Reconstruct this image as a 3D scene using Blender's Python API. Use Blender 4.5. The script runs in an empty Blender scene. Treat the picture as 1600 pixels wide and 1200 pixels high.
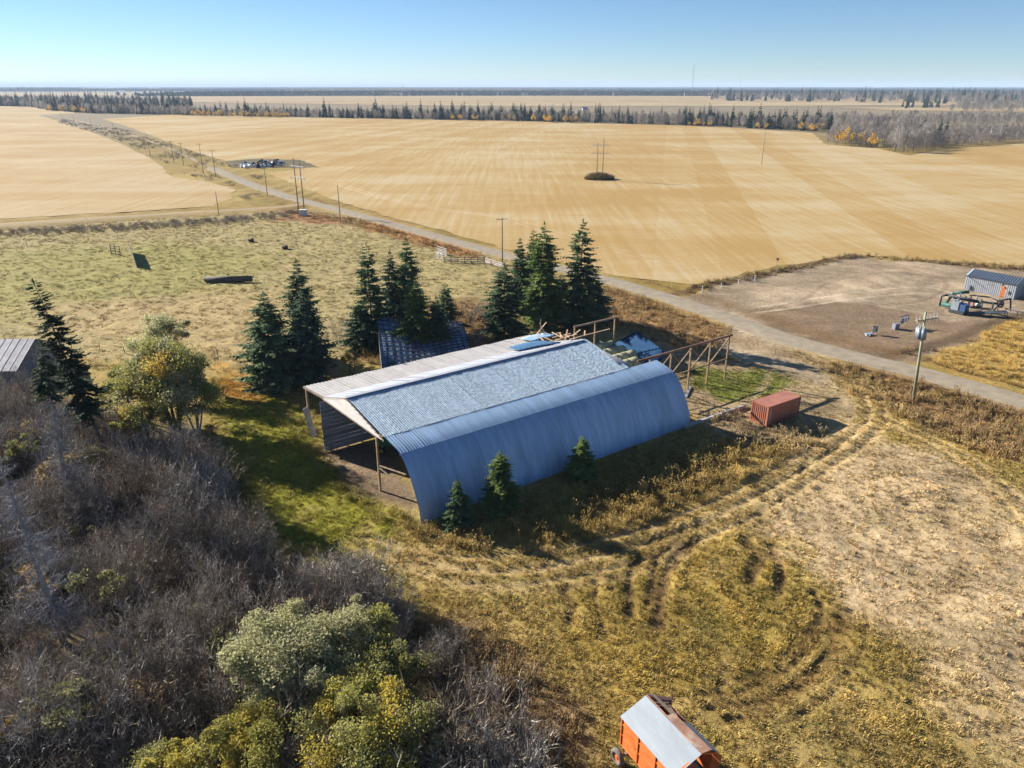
import bpy, math, random
import numpy as np
from mathutils import Vector, Matrix
R = math.radians
rng = np.random.default_rng(7)
rnd = random.Random(11)
SC = bpy.context.scene
COL = SC.collection

# ------------------------------------------------------------------ camera, sky, sun, exposure
FPX, CAMH = 1150.0, 38.0
PITCH = math.atan(466 / FPX)
cam = bpy.data.cameras.new('camera'); camo = bpy.data.objects.new('camera', cam); COL.objects.link(camo)
camo.location = (0, 0, CAMH); camo.rotation_euler = (math.pi/2 - PITCH, 0, 0)
cam.sensor_width = 36; cam.lens = FPX/1600*36; cam.clip_end = 200000; cam.clip_start = 0.5
SC.camera = camo
SUN_EL, SUN_AZ = R(23.5), R(150)         # azimuth measured from +X, counter-clockwise
world = bpy.data.worlds.new('World'); SC.world = world; world.use_nodes = True
wn = world.node_tree.nodes; bg = wn['Background']
sky = wn.new('ShaderNodeTexSky'); sky.sky_type = 'NISHITA'; sky.sun_disc = False
sky.sun_elevation = SUN_EL; sky.sun_rotation = R(90) - SUN_AZ
sky.altitude = 2500; sky.air_density = 1.0; sky.dust_density = 0.0; sky.ozone_density = 5.0
world.node_tree.links.new(sky.outputs[0], bg.inputs[0]); bg.inputs[1].default_value = 0.05
sl = bpy.data.lights.new('sun', 'SUN'); sl.energy = 5.0; sl.angle = R(0.5); sl.color = (1.0, 0.93, 0.84)
so = bpy.data.objects.new('sun', sl); COL.objects.link(so); so.location = (-200, 150, 200)
sd = Vector((math.cos(SUN_EL)*math.cos(SUN_AZ), math.cos(SUN_EL)*math.sin(SUN_AZ), math.sin(SUN_EL)))
so.rotation_euler = sd.to_track_quat('Z', 'Y').to_euler()
SC.view_settings.view_transform = 'Standard'; SC.view_settings.look = 'None'
SC.view_settings.gamma = 1; SC.view_settings.use_curve_mapping = False
SC.view_settings.exposure = 1.33
SC.render.engine = 'CYCLES'
SC.cycles.max_bounces = 5; SC.cycles.diffuse_bounces = 2; SC.cycles.glossy_bounces = 2
SC.cycles.transparent_max_bounces = 8; SC.cycles.volume_bounces = 0
SC.cycles.volume_max_steps = 64

# ------------------------------------------------------------------ measuring helpers
cp, sp = math.cos(PITCH), math.sin(PITCH)
def ray(px, py):
    a = (px-800)/FPX; b = -(py-600)/FPX
    return (a, cp+b*sp, -sp+b*cp)
def G(px, py, z=0.0):
    """place on the ground (or at height z) surveyed from the photograph's pixel grid"""
    d = ray(px, py); t = (z-CAMH)/d[2]
    return (d[0]*t, d[1]*t)
def GP(pts, z=0.0): return [G(x, y, z) for x, y in pts]
def HT(b, t):
    P = G(*b); d = ray(*t); k = P[1]/d[1]
    return CAMH + k*d[2], k*d[0]-P[0]
def s(r, g, b, k=1.75):
    def l(c):
        c /= 255.0
        return c/12.92 if c < .04045 else ((c+.055)/1.055)**2.4
    return np.array([l(r)/k, l(g)/k, l(b)/k])

# ------------------------------------------------------------------ noise, polygons
def h2(ix, iy, seed):
    n = (ix.astype(np.int64)*374761393 + iy.astype(np.int64)*668265263 + seed*1442695041) & 0x7fffffff
    n = ((n ^ (n >> 13))*1274126177) & 0x7fffffff
    return ((n ^ (n >> 16)) & 0xffff)/65535.0
def vn(x, y, sc, seed=0):
    x = np.asarray(x, float)/sc; y = np.asarray(y, float)/sc
    ix = np.floor(x); iy = np.floor(y); fx = x-ix; fy = y-iy
    fx = fx*fx*(3-2*fx); fy = fy*fy*(3-2*fy)
    a = h2(ix, iy, seed); b = h2(ix+1, iy, seed); c = h2(ix, iy+1, seed); d = h2(ix+1, iy+1, seed)
    return (a*(1-fx)+b*fx)*(1-fy)+(c*(1-fx)+d*fx)*fy
def fbm(x, y, sc, seed=0, o=3):
    v = 0; w = 0; k = 1
    for i in range(o):
        v = v+vn(x, y, sc/2**i, seed+i*17)*k; w += k; k *= .5
    return v/w
def segdist(x, y, a, b):
    ax, ay = a; bx, by = b; dx, dy = bx-ax, by-ay; L = dx*dx+dy*dy+1e-9
    t = np.clip(((x-ax)*dx+(y-ay)*dy)/L, 0, 1)
    return np.hypot(x-ax-t*dx, y-ay-t*dy)
def linedist(x, y, P):
    d = np.full(np.shape(x), 1e9)
    for a, b in zip(P[:-1], P[1:]): d = np.minimum(d, segdist(x, y, a, b))
    return d
def inside(x, y, P):
    c = np.zeros(np.shape(x), bool); n = len(P)
    for i in range(n):
        x1, y1 = P[i]; x2, y2 = P[(i+1) % n]
        cond = ((y1 > y) != (y2 > y)) & (x < (x2-x1)*(y-y1)/(y2-y1+1e-12)+x1)
        c ^= cond
    return c
def pmask(x, y, P, soft=1.0, wob=0.0, seed=0):
    d = linedist(x, y, P+[P[0]]); sg = np.where(inside(x, y, P), d, -d)
    if wob: sg = sg+(fbm(x, y, 4.0, seed)-.5)*wob*2
    return np.clip(sg/soft+.5, 0, 1)
def smooth_line(P, n=6):
    out = []; P = [np.array(p) for p in P]; P = [2*P[0]-P[1]]+P+[2*P[-1]-P[-2]]
    for i in range(1, len(P)-2):
        for k in range(n):
            t = k/n
            out.append(tuple(.5*((2*P[i])+(-P[i-1]+P[i+1])*t+(2*P[i-1]-5*P[i]+4*P[i+1]-P[i+2])*t*t+(-P[i-1]+3*P[i]-3*P[i+1]+P[i+2])*t**3)))
    out.append(tuple(P[-2])); return out

# ------------------------------------------------------------------ materials
def newmat(name):
    m = bpy.data.materials.new(name); m.use_nodes = True
    return m, m.node_tree.nodes, m.node_tree.links, m.node_tree.nodes['Principled BSDF']
def mat(name, col, rough=.8, var=.25, scale=3.0, bump=0.0, metal=0.0, orand=0.0, spec=.3, rust=None, rust_amt=.5, stretch=None):
    m, n, l, p = newmat(name)
    p.inputs['Roughness'].default_value = rough; p.inputs['Metallic'].default_value = metal
    p.inputs['Specular IOR Level'].default_value = spec
    tc = n.new('ShaderNodeTexCoord'); mp = n.new('ShaderNodeMapping'); l.new(tc.outputs['Object'], mp.inputs[0])
    if stretch: mp.inputs['Scale'].default_value = stretch
    if orand:
        oi0 = n.new('ShaderNodeObjectInfo'); ml = n.new('ShaderNodeMath'); ml.operation = 'MULTIPLY'; ml.inputs[1].default_value = 500; l.new(oi0.outputs['Random'], ml.inputs[0])
        va = n.new('ShaderNodeVectorMath'); va.operation = 'ADD'; l.new(tc.outputs['Object'], va.inputs[0]); l.new(ml.outputs[0], va.inputs[1]); l.new(va.outputs[0], mp.inputs[0])
    nz = n.new('ShaderNodeTexNoise'); nz.inputs['Scale'].default_value = scale; nz.inputs['Detail'].default_value = 5
    l.new(mp.outputs[0], nz.inputs['Vector'])
    mr = n.new('ShaderNodeMapRange'); mr.inputs[1].default_value = .3; mr.inputs[2].default_value = .7
    mr.inputs[3].default_value = 1-var; mr.inputs[4].default_value = 1+var; l.new(nz.outputs[0], mr.inputs[0])
    last = mr.outputs[0]
    if orand:
        oi = n.new('ShaderNodeObjectInfo'); m2 = n.new('ShaderNodeMapRange'); m2.inputs[3].default_value = 1-orand; m2.inputs[4].default_value = 1+orand
        l.new(oi.outputs['Random'], m2.inputs[0]); mm = n.new('ShaderNodeMath'); mm.operation = 'MULTIPLY'
        l.new(last, mm.inputs[0]); l.new(m2.outputs[0], mm.inputs[1]); last = mm.outputs[0]
    vm = n.new('ShaderNodeVectorMath'); vm.operation = 'SCALE'; vm.inputs[0].default_value = tuple(col); l.new(last, vm.inputs['Scale'])
    out = vm.outputs[0]
    if rust is not None:
        n2 = n.new('ShaderNodeTexNoise'); n2.inputs['Scale'].default_value = scale*.6; n2.inputs['Detail'].default_value = 8
        n2.inputs['Roughness'].default_value = .7; l.new(mp.outputs[0], n2.inputs['Vector'])
        r2 = n.new('ShaderNodeMapRange'); r2.inputs[1].default_value = 1-rust_amt; r2.inputs[2].default_value = 1-rust_amt+.12; l.new(n2.outputs[0], r2.inputs[0])
        mx = n.new('ShaderNodeMix'); mx.data_type = 'RGBA'; l.new(r2.outputs[0], mx.inputs['Factor'])
        l.new(out, mx.inputs[6]); mx.inputs[7].default_value = (*rust, 1); out = mx.outputs[2]
    l.new(out, p.inputs['Base Color'])
    if bump:
        b = n.new('ShaderNodeBump'); b.inputs['Strength'].default_value = 1; b.inputs['Distance'].default_value = bump
        l.new(nz.outputs[0], b.inputs['Height']); l.new(b.outputs[0], p.inputs['Normal'])
    return m
def leafmat(name, rough=.65, trans=.25):
    """colour comes from the 'Col' attribute of the mesh, varied per object"""
    m, n, l, p = newmat(name)
    a = n.new('ShaderNodeAttribute'); a.attribute_name = 'Col'
    oi = n.new('ShaderNodeObjectInfo'); mr = n.new('ShaderNodeMapRange'); mr.inputs[3].default_value = .82; mr.inputs[4].default_value = 1.18
    l.new(oi.outputs['Random'], mr.inputs[0]); vm = n.new('ShaderNodeVectorMath'); vm.operation = 'SCALE'
    l.new(a.outputs['Color'], vm.inputs[0]); l.new(mr.outputs[0], vm.inputs['Scale'])
    l.new(vm.outputs[0], p.inputs['Base Color']); p.inputs['Roughness'].default_value = rough; p.inputs['Specular IOR Level'].default_value = .12
    if trans:
        t = n.new('ShaderNodeBsdfTranslucent'); l.new(vm.outputs[0], t.inputs['Color']); mx = n.new('ShaderNodeMixShader'); mx.inputs[0].default_value = trans
        l.new(p.outputs[0], mx.inputs[1]); l.new(t.outputs[0], mx.inputs[2]); l.new(mx.outputs[0], n['Material Output'].inputs['Surface'])
    return m
def instmat(name, trans=.2):
    """tuft material: its colour is carried by the instance attribute 'tcol'"""
    m, n, l, p = newmat(name)
    a = n.new('ShaderNodeAttribute'); a.attribute_name = 'tcol'; a.attribute_type = 'INSTANCER'
    b = n.new('ShaderNodeAttribute'); b.attribute_name = 'Col'
    vm = n.new('ShaderNodeVectorMath'); vm.operation = 'MULTIPLY'; l.new(a.outputs['Color'], vm.inputs[0]); l.new(b.outputs['Color'], vm.inputs[1])
    l.new(vm.outputs[0], p.inputs['Base Color']); p.inputs['Roughness'].default_value = .8; p.inputs['Specular IOR Level'].default_value = .2
    if trans:
        t = n.new('ShaderNodeBsdfTranslucent'); l.new(vm.outputs[0], t.inputs['Color']); mx = n.new('ShaderNodeMixShader'); mx.inputs[0].default_value = trans
        l.new(p.outputs[0], mx.inputs[1]); l.new(t.outputs[0], mx.inputs[2]); l.new(mx.outputs[0], n['Material Output'].inputs['Surface'])
    return m

# ------------------------------------------------------------------ mesh building
def npmesh(name, V, F, mats=None, C=None, smooth=False, midx=None):
    V = np.asarray(V, np.float32).reshape(-1, 3); F = np.asarray(F, np.int32); k = F.shape[1]
    me = bpy.data.meshes.new(name); me.vertices.add(len(V)); me.vertices.foreach_set('co', V.ravel())
    me.loops.add(F.size); me.loops.foreach_set('vertex_index', F.ravel())
    me.polygons.add(len(F)); me.polygons.foreach_set('loop_start', np.arange(0, F.size, k, dtype=np.int32))
    me.polygons.foreach_set('loop_total', np.full(len(F), k, np.int32))
    if smooth: me.polygons.foreach_set('use_smooth', np.ones(len(F), bool))
    if midx is not None: me.polygons.foreach_set('material_index', np.asarray(midx, np.int32))
    me.update(calc_edges=True)
    if C is not None:
        a = me.color_attributes.new('Col', 'FLOAT_COLOR', 'POINT')
        C = np.asarray(C, np.float32); C4 = np.ones((len(V), 4), np.float32); C4[:, :3] = C
        a.data.foreach_set('color', C4.ravel())
    for m in (mats or []): me.materials.append(m)
    return me
class MB:
    def __init__(self): self.v = []; self.f = []
    def quad(self, *p):
        i = len(self.v); self.v += [tuple(q) for q in p]; self.f.append(tuple(range(i, i+len(p)))); return self
    def box(self, c, sz, rz=0, rx=0, ry=0):
        M = Matrix.Rotation(rz, 4, 'Z') @ Matrix.Rotation(ry, 4, 'Y') @ Matrix.Rotation(rx, 4, 'X')
        i = len(self.v)
        for dx in (-.5, .5):
            for dy in (-.5, .5):
                for dz in (-.5, .5): self.v.append(tuple(M @ Vector((dx*sz[0], dy*sz[1], dz*sz[2])) + Vector(c)))
        for f in ((0, 1, 3, 2), (4, 6, 7, 5), (0, 4, 5, 1), (2, 3, 7, 6), (0, 2, 6, 4), (1, 5, 7, 3)): self.f.append(tuple(i+k for k in f))
        return self
    def bar(self, a, b, w, h=None):
        h = h or w; a = Vector(a); b = Vector(b); d = (b-a); L = d.length; q = d.to_track_quat('X', 'Z').to_matrix(); i = len(self.v)
        for t in (0, L):
            for y, z in ((-w/2, -h/2), (w/2, -h/2), (w/2, h/2), (-w/2, h/2)): self.v.append(tuple(a + q @ Vector((t, y, z))))
        self.f += [(i, i+3, i+2, i+1), (i+4, i+5, i+6, i+7)]+[(i+k, i+(k+1) % 4, i+4+(k+1) % 4, i+4+k) for k in range(4)]
        return self
    def tube(self, a, b, r0, r1=None, n=8, caps=True):
        r1 = r0 if r1 is None else r1; a = Vector(a); b = Vector(b); q = (b-a).to_track_quat('Z', 'Y').to_matrix(); i = len(self.v)
        for P, r in ((a, r0), (b, r1)):
            for k in range(n):
                t = 2*math.pi*k/n; self.v.append(tuple(P + q @ Vector((r*math.cos(t), r*math.sin(t), 0))))
        self.f += [(i+k, i+(k+1) % n, i+n+(k+1) % n, i+n+k) for k in range(n)]
        if caps: self.f += [tuple(i+k for k in reversed(range(n))), tuple(i+n+k for k in range(n))]
        return self
    def poly(self, P, r, n=6):
        for a, b in zip(P[:-1], P[1:]): self.tube(a, b, r, r, n)
        return self
    def ring(self, c, axis, R0, r, n=16, m=8):
        q = Vector(axis).to_track_quat('Z', 'Y').to_matrix(); c = Vector(c); i = len(self.v)
        for k in range(n):
            t = 2*math.pi*k/n
            for j in range(m):
                p = 2*math.pi*j/m; rr = R0+r*math.cos(p); self.v.append(tuple(c + q @ Vector((rr*math.cos(t), rr*math.sin(t), r*1.15*math.sin(p)))))
        for k in range(n):
            for j in range(m): self.f.append((i+k*m+j, i+((k+1) % n)*m+j, i+((k+1) % n)*m+(j+1) % m, i+k*m+(j+1) % m))
        return self
    def mesh(self, name, m=None, smooth=False):
        me = bpy.data.meshes.new(name); me.from_pydata(self.v, [], self.f); me.update()
        if smooth: me.polygons.foreach_set('use_smooth', [True]*len(me.polygons))
        if m: me.materials.append(m)
        return me
    def obj(self, name, m, parent=None, smooth=False, **kw): return link(name, self.mesh(name, m, smooth), parent, **kw)
def link(name, me, parent=None, loc=None, rot=None, label=None, kind=None):
    o = bpy.data.objects.new(name, me); COL.objects.link(o)
    if parent: o.parent = parent
    if loc is not None: o.location = loc
    if rot is not None: o.rotation_euler = rot
    if label: o['label'] = label
    if kind: o['kind'] = kind
    return o
def tag(o, label, cat, group=None):
    o['label'] = label; o['category'] = cat
    if group: o['group'] = group
    return o
def thing(name, label, cat, loc=(0, 0, 0), rz=0, group=None):
    o = bpy.data.objects.new(name, None); COL.objects.link(o); o.location = loc; o.rotation_euler = (0, 0, rz); o.empty_display_size = .5
    return tag(o, label, cat, group)

# ------------------------------------------------------------------ ground description
road_c = smooth_line(GP([(2000, 735), (1750, 667), (1600, 628), (1450, 586), (1250, 536), (1150, 502), (1050, 468), (950, 438), (850, 413), (760, 391), (650, 361), (530, 328), (470, 313), (400, 291), (330, 262)]), 5)
far_track = smooth_line(GP([(330, 262), (250, 226), (180, 203), (120, 188), (60, 177)]), 5)
road_w = smooth_line(GP([(478, 318), (430, 324), (300, 332), (150, 341), (0, 351), (-250, 366)]), 4)
gold = s(196, 156, 84); olive = s(158, 140, 70); straw = s(212, 184, 130)
Z = [  # zone polygons (photo survey points), colour, feather metres, wobble, bare(0..1: how bare of tufts)
    ([(0, 350), (480, 325), (560, 338), (700, 378), (830, 418), (1000, 462), (1000, 520), (760, 540), (560, 560), (330, 560), (-100, 560), (-300, 360)], s(182, 165, 114), 4, 3, .35),
    ([(-80, 395), (250, 380), (420, 395), (380, 450), (120, 480), (-100, 520)], s(168, 158, 94), 14, 8, .4),
    ([(60, 480), (420, 455), (480, 520), (400, 590), (200, 560)], s(192, 168, 118), 8, 8, .4),
    ([(330, 600), (400, 600), (480, 640), (520, 720), (600, 800), (640, 850), (600, 950), (480, 890), (370, 800)], s(150, 146, 48), 3, 2, .35),
    ([(340, 560), (420, 600), (410, 630), (340, 620)], s(196, 150, 70), 2, 2, .1),
    ([(550, 560), (640, 470), (760, 470), (800, 560), (700, 600)], s(158, 128, 86), 4, 4, .1),
    ([(600, 342), (760, 390), (740, 402), (620, 372), (540, 350)], s(190, 142, 88), 3, 4, .1),
    ([(440, 326), (560, 340), (540, 352), (430, 345)], s(170, 128, 88), 3, 4, .1),
    ([(950, 450), (1070, 480), (1160, 520), (1200, 545), (1100, 560), (990, 540), (940, 500)], s(186, 152, 106), 2, 2, .05),
    ([(940, 530), (1120, 560), (1280, 575), (1350, 640), (1300, 700), (1150, 690), (1080, 660), (1000, 560)], s(170, 148, 112), 2, 2, .75),
    ([(1090, 575), (1190, 580), (1240, 600), (1200, 630), (1100, 620), (1060, 600)], s(126, 132, 58), 2, 3, .3),
    ([(1240, 700), (1330, 655), (1400, 690), (1640, 780), (1750, 1000), (1700, 1250), (1560, 1150), (1440, 1020), (1300, 920), (1210, 870), (1130, 830)], s(206, 180, 138), 5, 5, .66),
    ([(1290, 560), (1400, 580), (1620, 640), (1700, 700), (1620, 730), (1500, 690), (1380, 640), (1300, 600)], s(170, 140, 98), 2, 2, .0),
    ([(1380, 545), (1470, 545), (1570, 500), (1640, 480), (1700, 640), (1600, 612), (1480, 580)], s(200, 166, 92), 2, 2, .1),
    ([(1060, 465), (1180, 430), (1330, 402), (1500, 415), (1700, 430), (1700, 470), (1560, 505), (1480, 545), (1400, 572), (1250, 532), (1160, 500), (1085, 474)], s(176, 156, 128), 2, 2, .97),
    ([(1075, 472), (1180, 508), (1260, 486), (1400, 462), (1480, 450), (1400, 425), (1250, 445), (1150, 462)], s(188, 167, 138), 3, 2, .97),
    ([(1165, 487), (1300, 470), (1400, 480), (1480, 500), (1560, 492), (1500, 535), (1440, 550), (1400, 566), (1330, 550), (1200, 512)], s(146, 124, 100), 2, 3, .78),
    ([(1150, 500), (1260, 535), (1310, 580), (1290, 600), (1180, 570), (1120, 545)], s(196, 176, 144), 2.5, 1, .97),
    ([(500, 700), (600, 690), (660, 790), (640, 800), (560, 770)], s(140, 120, 96), 1.5, 1, .85),
    ([(780, 830), (900, 800), (1180, 690), (1290, 690), (1240, 730), (1120, 790), (960, 830), (860, 860)], s(186, 158, 92), 2, 3, .0),
    ([(940, 850), (1140, 830), (1230, 900), (1300, 960), (1240, 1060), (1060, 1080), (900, 1010)], s(178, 152, 78), 4, 4, .1),
    ([(640, 960), (800, 1000), (900, 1100), (960, 1210), (800, 1210), (700, 1080)], s(154, 128, 92), 3, 3, .05),
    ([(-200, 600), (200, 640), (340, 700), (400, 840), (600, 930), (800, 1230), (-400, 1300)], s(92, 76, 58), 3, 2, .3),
]
ZW = [(GP(p), c, f, w, b) for p, c, f, w, b in Z]
TR = [  # tracks: line, half width, colour, colour strength, height change, bareness
    ([(560, 850), (700, 880), (850, 872), (1000, 838), (1110, 795), (1210, 745), (1300, 690), (1345, 650), (1335, 610), (1290, 575), (1240, 545)], 1.1, s(206, 182, 134), .75, -.06, .85),
    ([(640, 880), (760, 905), (900, 890), (1040, 850), (1150, 806), (1240, 755), (1330, 695), (1370, 650), (1350, 605), (1310, 575), (1270, 552)], 1.0, s(206, 182, 134), .7, -.06, .85),
    ([(1370, 650), (1480, 700), (1560, 760), (1620, 830), (1700, 950)], .8, s(206, 184, 136), .6, -.03, .8),
    ([(1345, 690), (1440, 750), (1500, 850), (1480, 930), (1380, 960)], .6, s(180, 150, 106), .4, -.03, .6),
    ([(1085, 845), (1055, 870), (1040, 900), (1030, 940), (1030, 975)], .5, s(120, 94, 66), .9, -.24, .9),
    ([(1062, 840), (1030, 868), (1018, 905), (1010, 945)], .3, s(120, 94, 66), .8, -.2, .9),
    ([(1000, 868), (985, 900), (983, 960)], .45, s(126, 100, 66), .8, -.22, .8),
    ([(1165, 845), (1185, 870), (1172, 905)], .6, s(110, 88, 60), .8, -.24, .8),
    ([(1205, 855), (1222, 890), (1215, 925)], .5, s(120, 94, 66), .8, -.22, .8),
    ([(1270, 925), (1285, 950), (1268, 980), (1240, 1030)], .35, s(120, 96, 62), .8, -.2, .7),
    ([(1312, 960), (1295, 1015), (1255, 1060), (1190, 1095), (1110, 1105)], .45, s(130, 104, 62), .8, -.22, .7),
    ([(1290, 965), (1272, 1005), (1225, 1048), (1160, 1080), (1090, 1085)], .35, s(130, 104, 62), .7, -.2, .7),
    ([(1330, 955), (1320, 1010), (1275, 1065), (1210, 1105), (1130, 1128), (1060, 1125)], .35, s(140, 112, 70), .6, -.14, .6),
    ([(1250, 985), (1225, 1025), (1185, 1055), (1120, 1068)], .3, s(140, 112, 70), .55, -.12, .6),
    ([(1350, 945), (1345, 1015), (1300, 1080), (1230, 1130)], .3, s(150, 122, 80), .5, -.1, .5),
    ([(940, 880), (930, 930), (945, 1000)], .35, s(140, 112, 70), .6, -.14, .6),
    ([(700, 915), (820, 925), (960, 905), (1060, 870)], .5, s(196, 170, 116), .5, -.06, .6),
    ([(880, 920), (893, 945), (890, 975)], .4, s(120, 96, 62), .7, -.18, .7),
    ([(840, 870), (1000, 850), (1130, 812)], .5, s(120, 104, 58), .5, -.12, .2),
    ([(1050, 462), (1100, 446), (1180, 432), (1260, 415), (1330, 401), (1420, 404), (1500, 414), (1700, 428)], 1.6, s(112, 90, 62), .95, .12, .1),
    ([(1385, 556), (1480, 534), (1565, 500), (1640, 486)], 1.3, s(112, 92, 70), .9, -.1, .3),
    ([(1120, 484), (1200, 478), (1330, 458), (1440, 448), (1500, 462)], .4, s(214, 196, 168), .8, 0, 1),
    ([(1130, 492), (1220, 484), (1340, 466), (1450, 458), (1500, 472)], .4, s(214, 196, 168), .8, 0, 1),
    ([(1140, 494), (1250, 470), (1300, 440), (1400, 425), (1490, 440)], .4, s(160, 138, 112), .7, 0, 1),
    ([(1350, 410), (1440, 425), (1480, 445), (1440, 470), (1350, 478)], .5, s(150, 128, 104), .7, 0, 1),
    ([(1180, 560), (1260, 575), (1310, 610), (1330, 650)], .5, s(206, 184, 144), .6, 0, .9),
    ([(1160, 540), (1200, 580), (1180, 620), (1120, 640)], .5, s(196, 172, 134), .6, 0, .9),
    ([(330, 560), (520, 505), (620, 480)], .8, s(190, 166, 120), .5, 0, .4),
]
def offset_line(P, o):
    P = np.array(P); D = np.gradient(P, axis=0); D /= np.linalg.norm(D, axis=1, keepdims=True); return [tuple(q) for q in P+np.stack([-D[:, 1], D[:, 0]], 1)*o]
TW = []
for i_, (p, w, c, k, h, b) in enumerate(TR):
    L_ = smooth_line(GP(p), 4)
    if i_ < 3:
        TW.append((L_, 1.9, s(186, 160, 104), .45, 0, .35))
        for o_ in (-.95, .95): TW.append((offset_line(L_, o_), .34, s(200, 174, 124), .75, -.13, .9))
    else: TW.append((L_, w, c, k*.95, h*.85, b))
BARN_A = np.array(G(658, 818)); BARN_B = np.array(G(1075, 666))
BU = (BARN_B-BARN_A)/np.linalg.norm(BARN_B-BARN_A); BV = np.array([-BU[1], BU[0]])
def bw(u, v): p = BARN_A+BU*u+BV*v; return float(p[0]), float(p[1])
FLD = [[(520, 312), (600, 336), (700, 363), (800, 392), (900, 415), (980, 433), (1090, 446), (1200, 420), (1330, 398), (1500, 410), (1620, 418), (1900, 440), (2100, 330), (1900, 215), (1600, 224), (1480, 233), (1420, 243), (1370, 232), (1290, 226), (1270, 208), (1100, 197), (800, 189), (500, 184), (290, 178), (160, 186), (200, 198), (300, 236), (360, 254), (440, 254), (480, 262), (420, 272)], [(-500, 376), (0, 342), (200, 331), (330, 322), (362, 310), (366, 296), (330, 285), (270, 276), (240, 250), (190, 225), (140, 205), (100, 192), (60, 180), (130, 176), (100, 172), (60, 168), (0, 166), (-500, 164)]]
FLDW = [GP(p_) for p_ in FLD]
def ground_at(x, y):
    x = np.asarray(x, float); y = np.asarray(y, float)
    n1 = fbm(x, y, 9, 3); n2 = fbm(x, y, 2.2, 9); n3 = fbm(x, y, 30, 5)
    C = np.empty(x.shape+(3,)); base = s(160, 138, 72); alt = s(188, 162, 98)
    t = np.clip((n1-.5)*2.6+.5, 0, 1)[..., None]; C[:] = base*(1-t)+alt*t
    far = np.clip((y-500)/300, 0, 1)[..., None]; C = C*(1-far)+s(172, 156, 128)*far
    bare = np.full(x.shape, .12); near = (y < 420) & (abs(x) < 260)
    H = (fbm(x, y, 2.6, 31)-.5)*.34+(fbm(x, y, 9, 41)-.5)*.35
    hm = np.ones(x.shape)
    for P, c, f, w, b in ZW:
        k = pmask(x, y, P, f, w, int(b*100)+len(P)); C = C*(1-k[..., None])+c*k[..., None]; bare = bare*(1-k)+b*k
        if b > .7: hm = hm*(1-k*.85)
    # mottling: dry straw, green shoots
    k = np.clip((n2-.62)*5, 0, 1)*(1-bare*.7)*.45; C = C*(1-k[..., None])+s(205, 178, 118)*k[..., None]
    k = np.clip((fbm(x, y, 5, 77)-.58)*5, 0, 1)*(1-bare)*.35; C = C*(1-k[..., None])+s(128, 126, 54)*k[..., None]
    for P, w, c, kk, h, b in TW:
        d = linedist(x, y, P)+(fbm(x, y, 1.5, 8)-.5)*w; m = np.clip(1.5-d/w, 0, 1)*kk
        C = C*(1-m[..., None])+c*m[..., None]; H = H*(1-np.clip(m, 0, 1)*.6)+h*np.clip(1.5-d/w, 0, 1)
        e = np.clip(1-abs(d-w*1.9)/(w*.8), 0, 1); H = H-e*h*.45
        bare = bare*(1-m)+b*m
    kb = np.clip((bare-.6)*3, 0, 1)*near; C = C*(1+kb*((fbm(x, y, 7, 88)-.5)*.9+(fbm(x, y, 1.6, 89)-.5)*.5))[..., None]
    C = C*(1+.30*((y < 420) & (abs(x) < 260)))[..., None]
    sx0, sy0 = G(1450, 800); dd = np.hypot(x-sx0, y-sy0); an = np.arctan2(y-sy0, x-sx0)
    sw = vn(dd+fbm(x, y, 8, 12)*3, an*np.minimum(dd, 30)*.6, 1.1, 14)-.5+(vn(dd+fbm(x, y, 8, 12)*3, an*6, 3.1, 15)-.5)
    k = np.clip((46-dd)/12, 0, 1)*near; C = C*(1+sw*.42*k)[..., None]; H = H+sw*.13*k
    for P, w in ((road_c, 3.4), (road_w, 3.0)):
        d = linedist(x, y, P); m = np.clip((w+1.8-d)/1.5, 0, 1); hm = hm*(1-m); bare = np.maximum(bare, np.clip((w+1.1-d)/.8, 0, 1))
        H = H-.45*np.exp(-((d-w-4)/1.6)**2)*(hm)
        k = np.exp(-((d-w-3)/2.5)**2)*.5*(y < 420); C = C*(1-k[..., None])+s(150, 116, 70)*k[..., None]
    u = (x-BARN_A[0])*BU[0]+(y-BARN_A[1])*BU[1]; v = (x-BARN_A[0])*BV[0]+(y-BARN_A[1])*BV[1]
    inb = (u > -3) & (u < 55) & (v > -1.5) & (v < 27); hm = np.where(inb, hm*.15, hm)
    bare = np.where((u > -.5) & (u < 36) & (v > 0) & (v < 24), np.maximum(bare, .9), bare)
    for P in FLDW: hm = hm*(1-np.clip(pmask(x, y, P, 1.0)+pmask(x, y, P, 6.0), 0, 1))
    hm = hm*np.clip((700-y)/400, 0, 1)
    return C, H*hm, bare
def gz(x, y):
    return float(ground_at(np.array([x]), np.array([y]))[1][0])

def axis(lo, hi, step, end, grow=1.09):
    a = list(np.arange(lo, hi+1e-6, step)); d = step; x = hi
    while x < end: d *= grow; x += d; a.append(x)
    d = step; x = lo; b = []
    while x > -end: d *= grow; x -= d; b.append(x)
    return np.array(b[::-1]+a)
xs = axis(-78, 108, .42, 40000); ys = axis(24, 205, .42, 40000)
X, Y = np.meshgrid(xs, ys); C, Hh, _ = ground_at(X, Y)
V = np.stack([X, Y, Hh], -1).reshape(-1, 3); nx = len(xs)
I = (np.arange(len(ys)-1)[:, None]*nx+np.arange(nx-1)[None]).ravel(); F = np.stack([I, I+1, I+nx+1, I+nx], 1)
m, n, l, p = newmat('ground_soil_and_grass')
at = n.new('ShaderNodeAttribute'); at.attribute_name = 'Col'; tc = n.new('ShaderNodeTexCoord')
def noise(nn, ll, tcn, scale, det=6, ro=.6, vec=None):
    z = nn.new('ShaderNodeTexNoise'); z.inputs['Scale'].default_value = scale; z.inputs['Detail'].default_value = det; z.inputs['Roughness'].default_value = ro
    ll.new(vec or tcn.outputs['Object'], z.inputs['Vector']); return z
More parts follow.
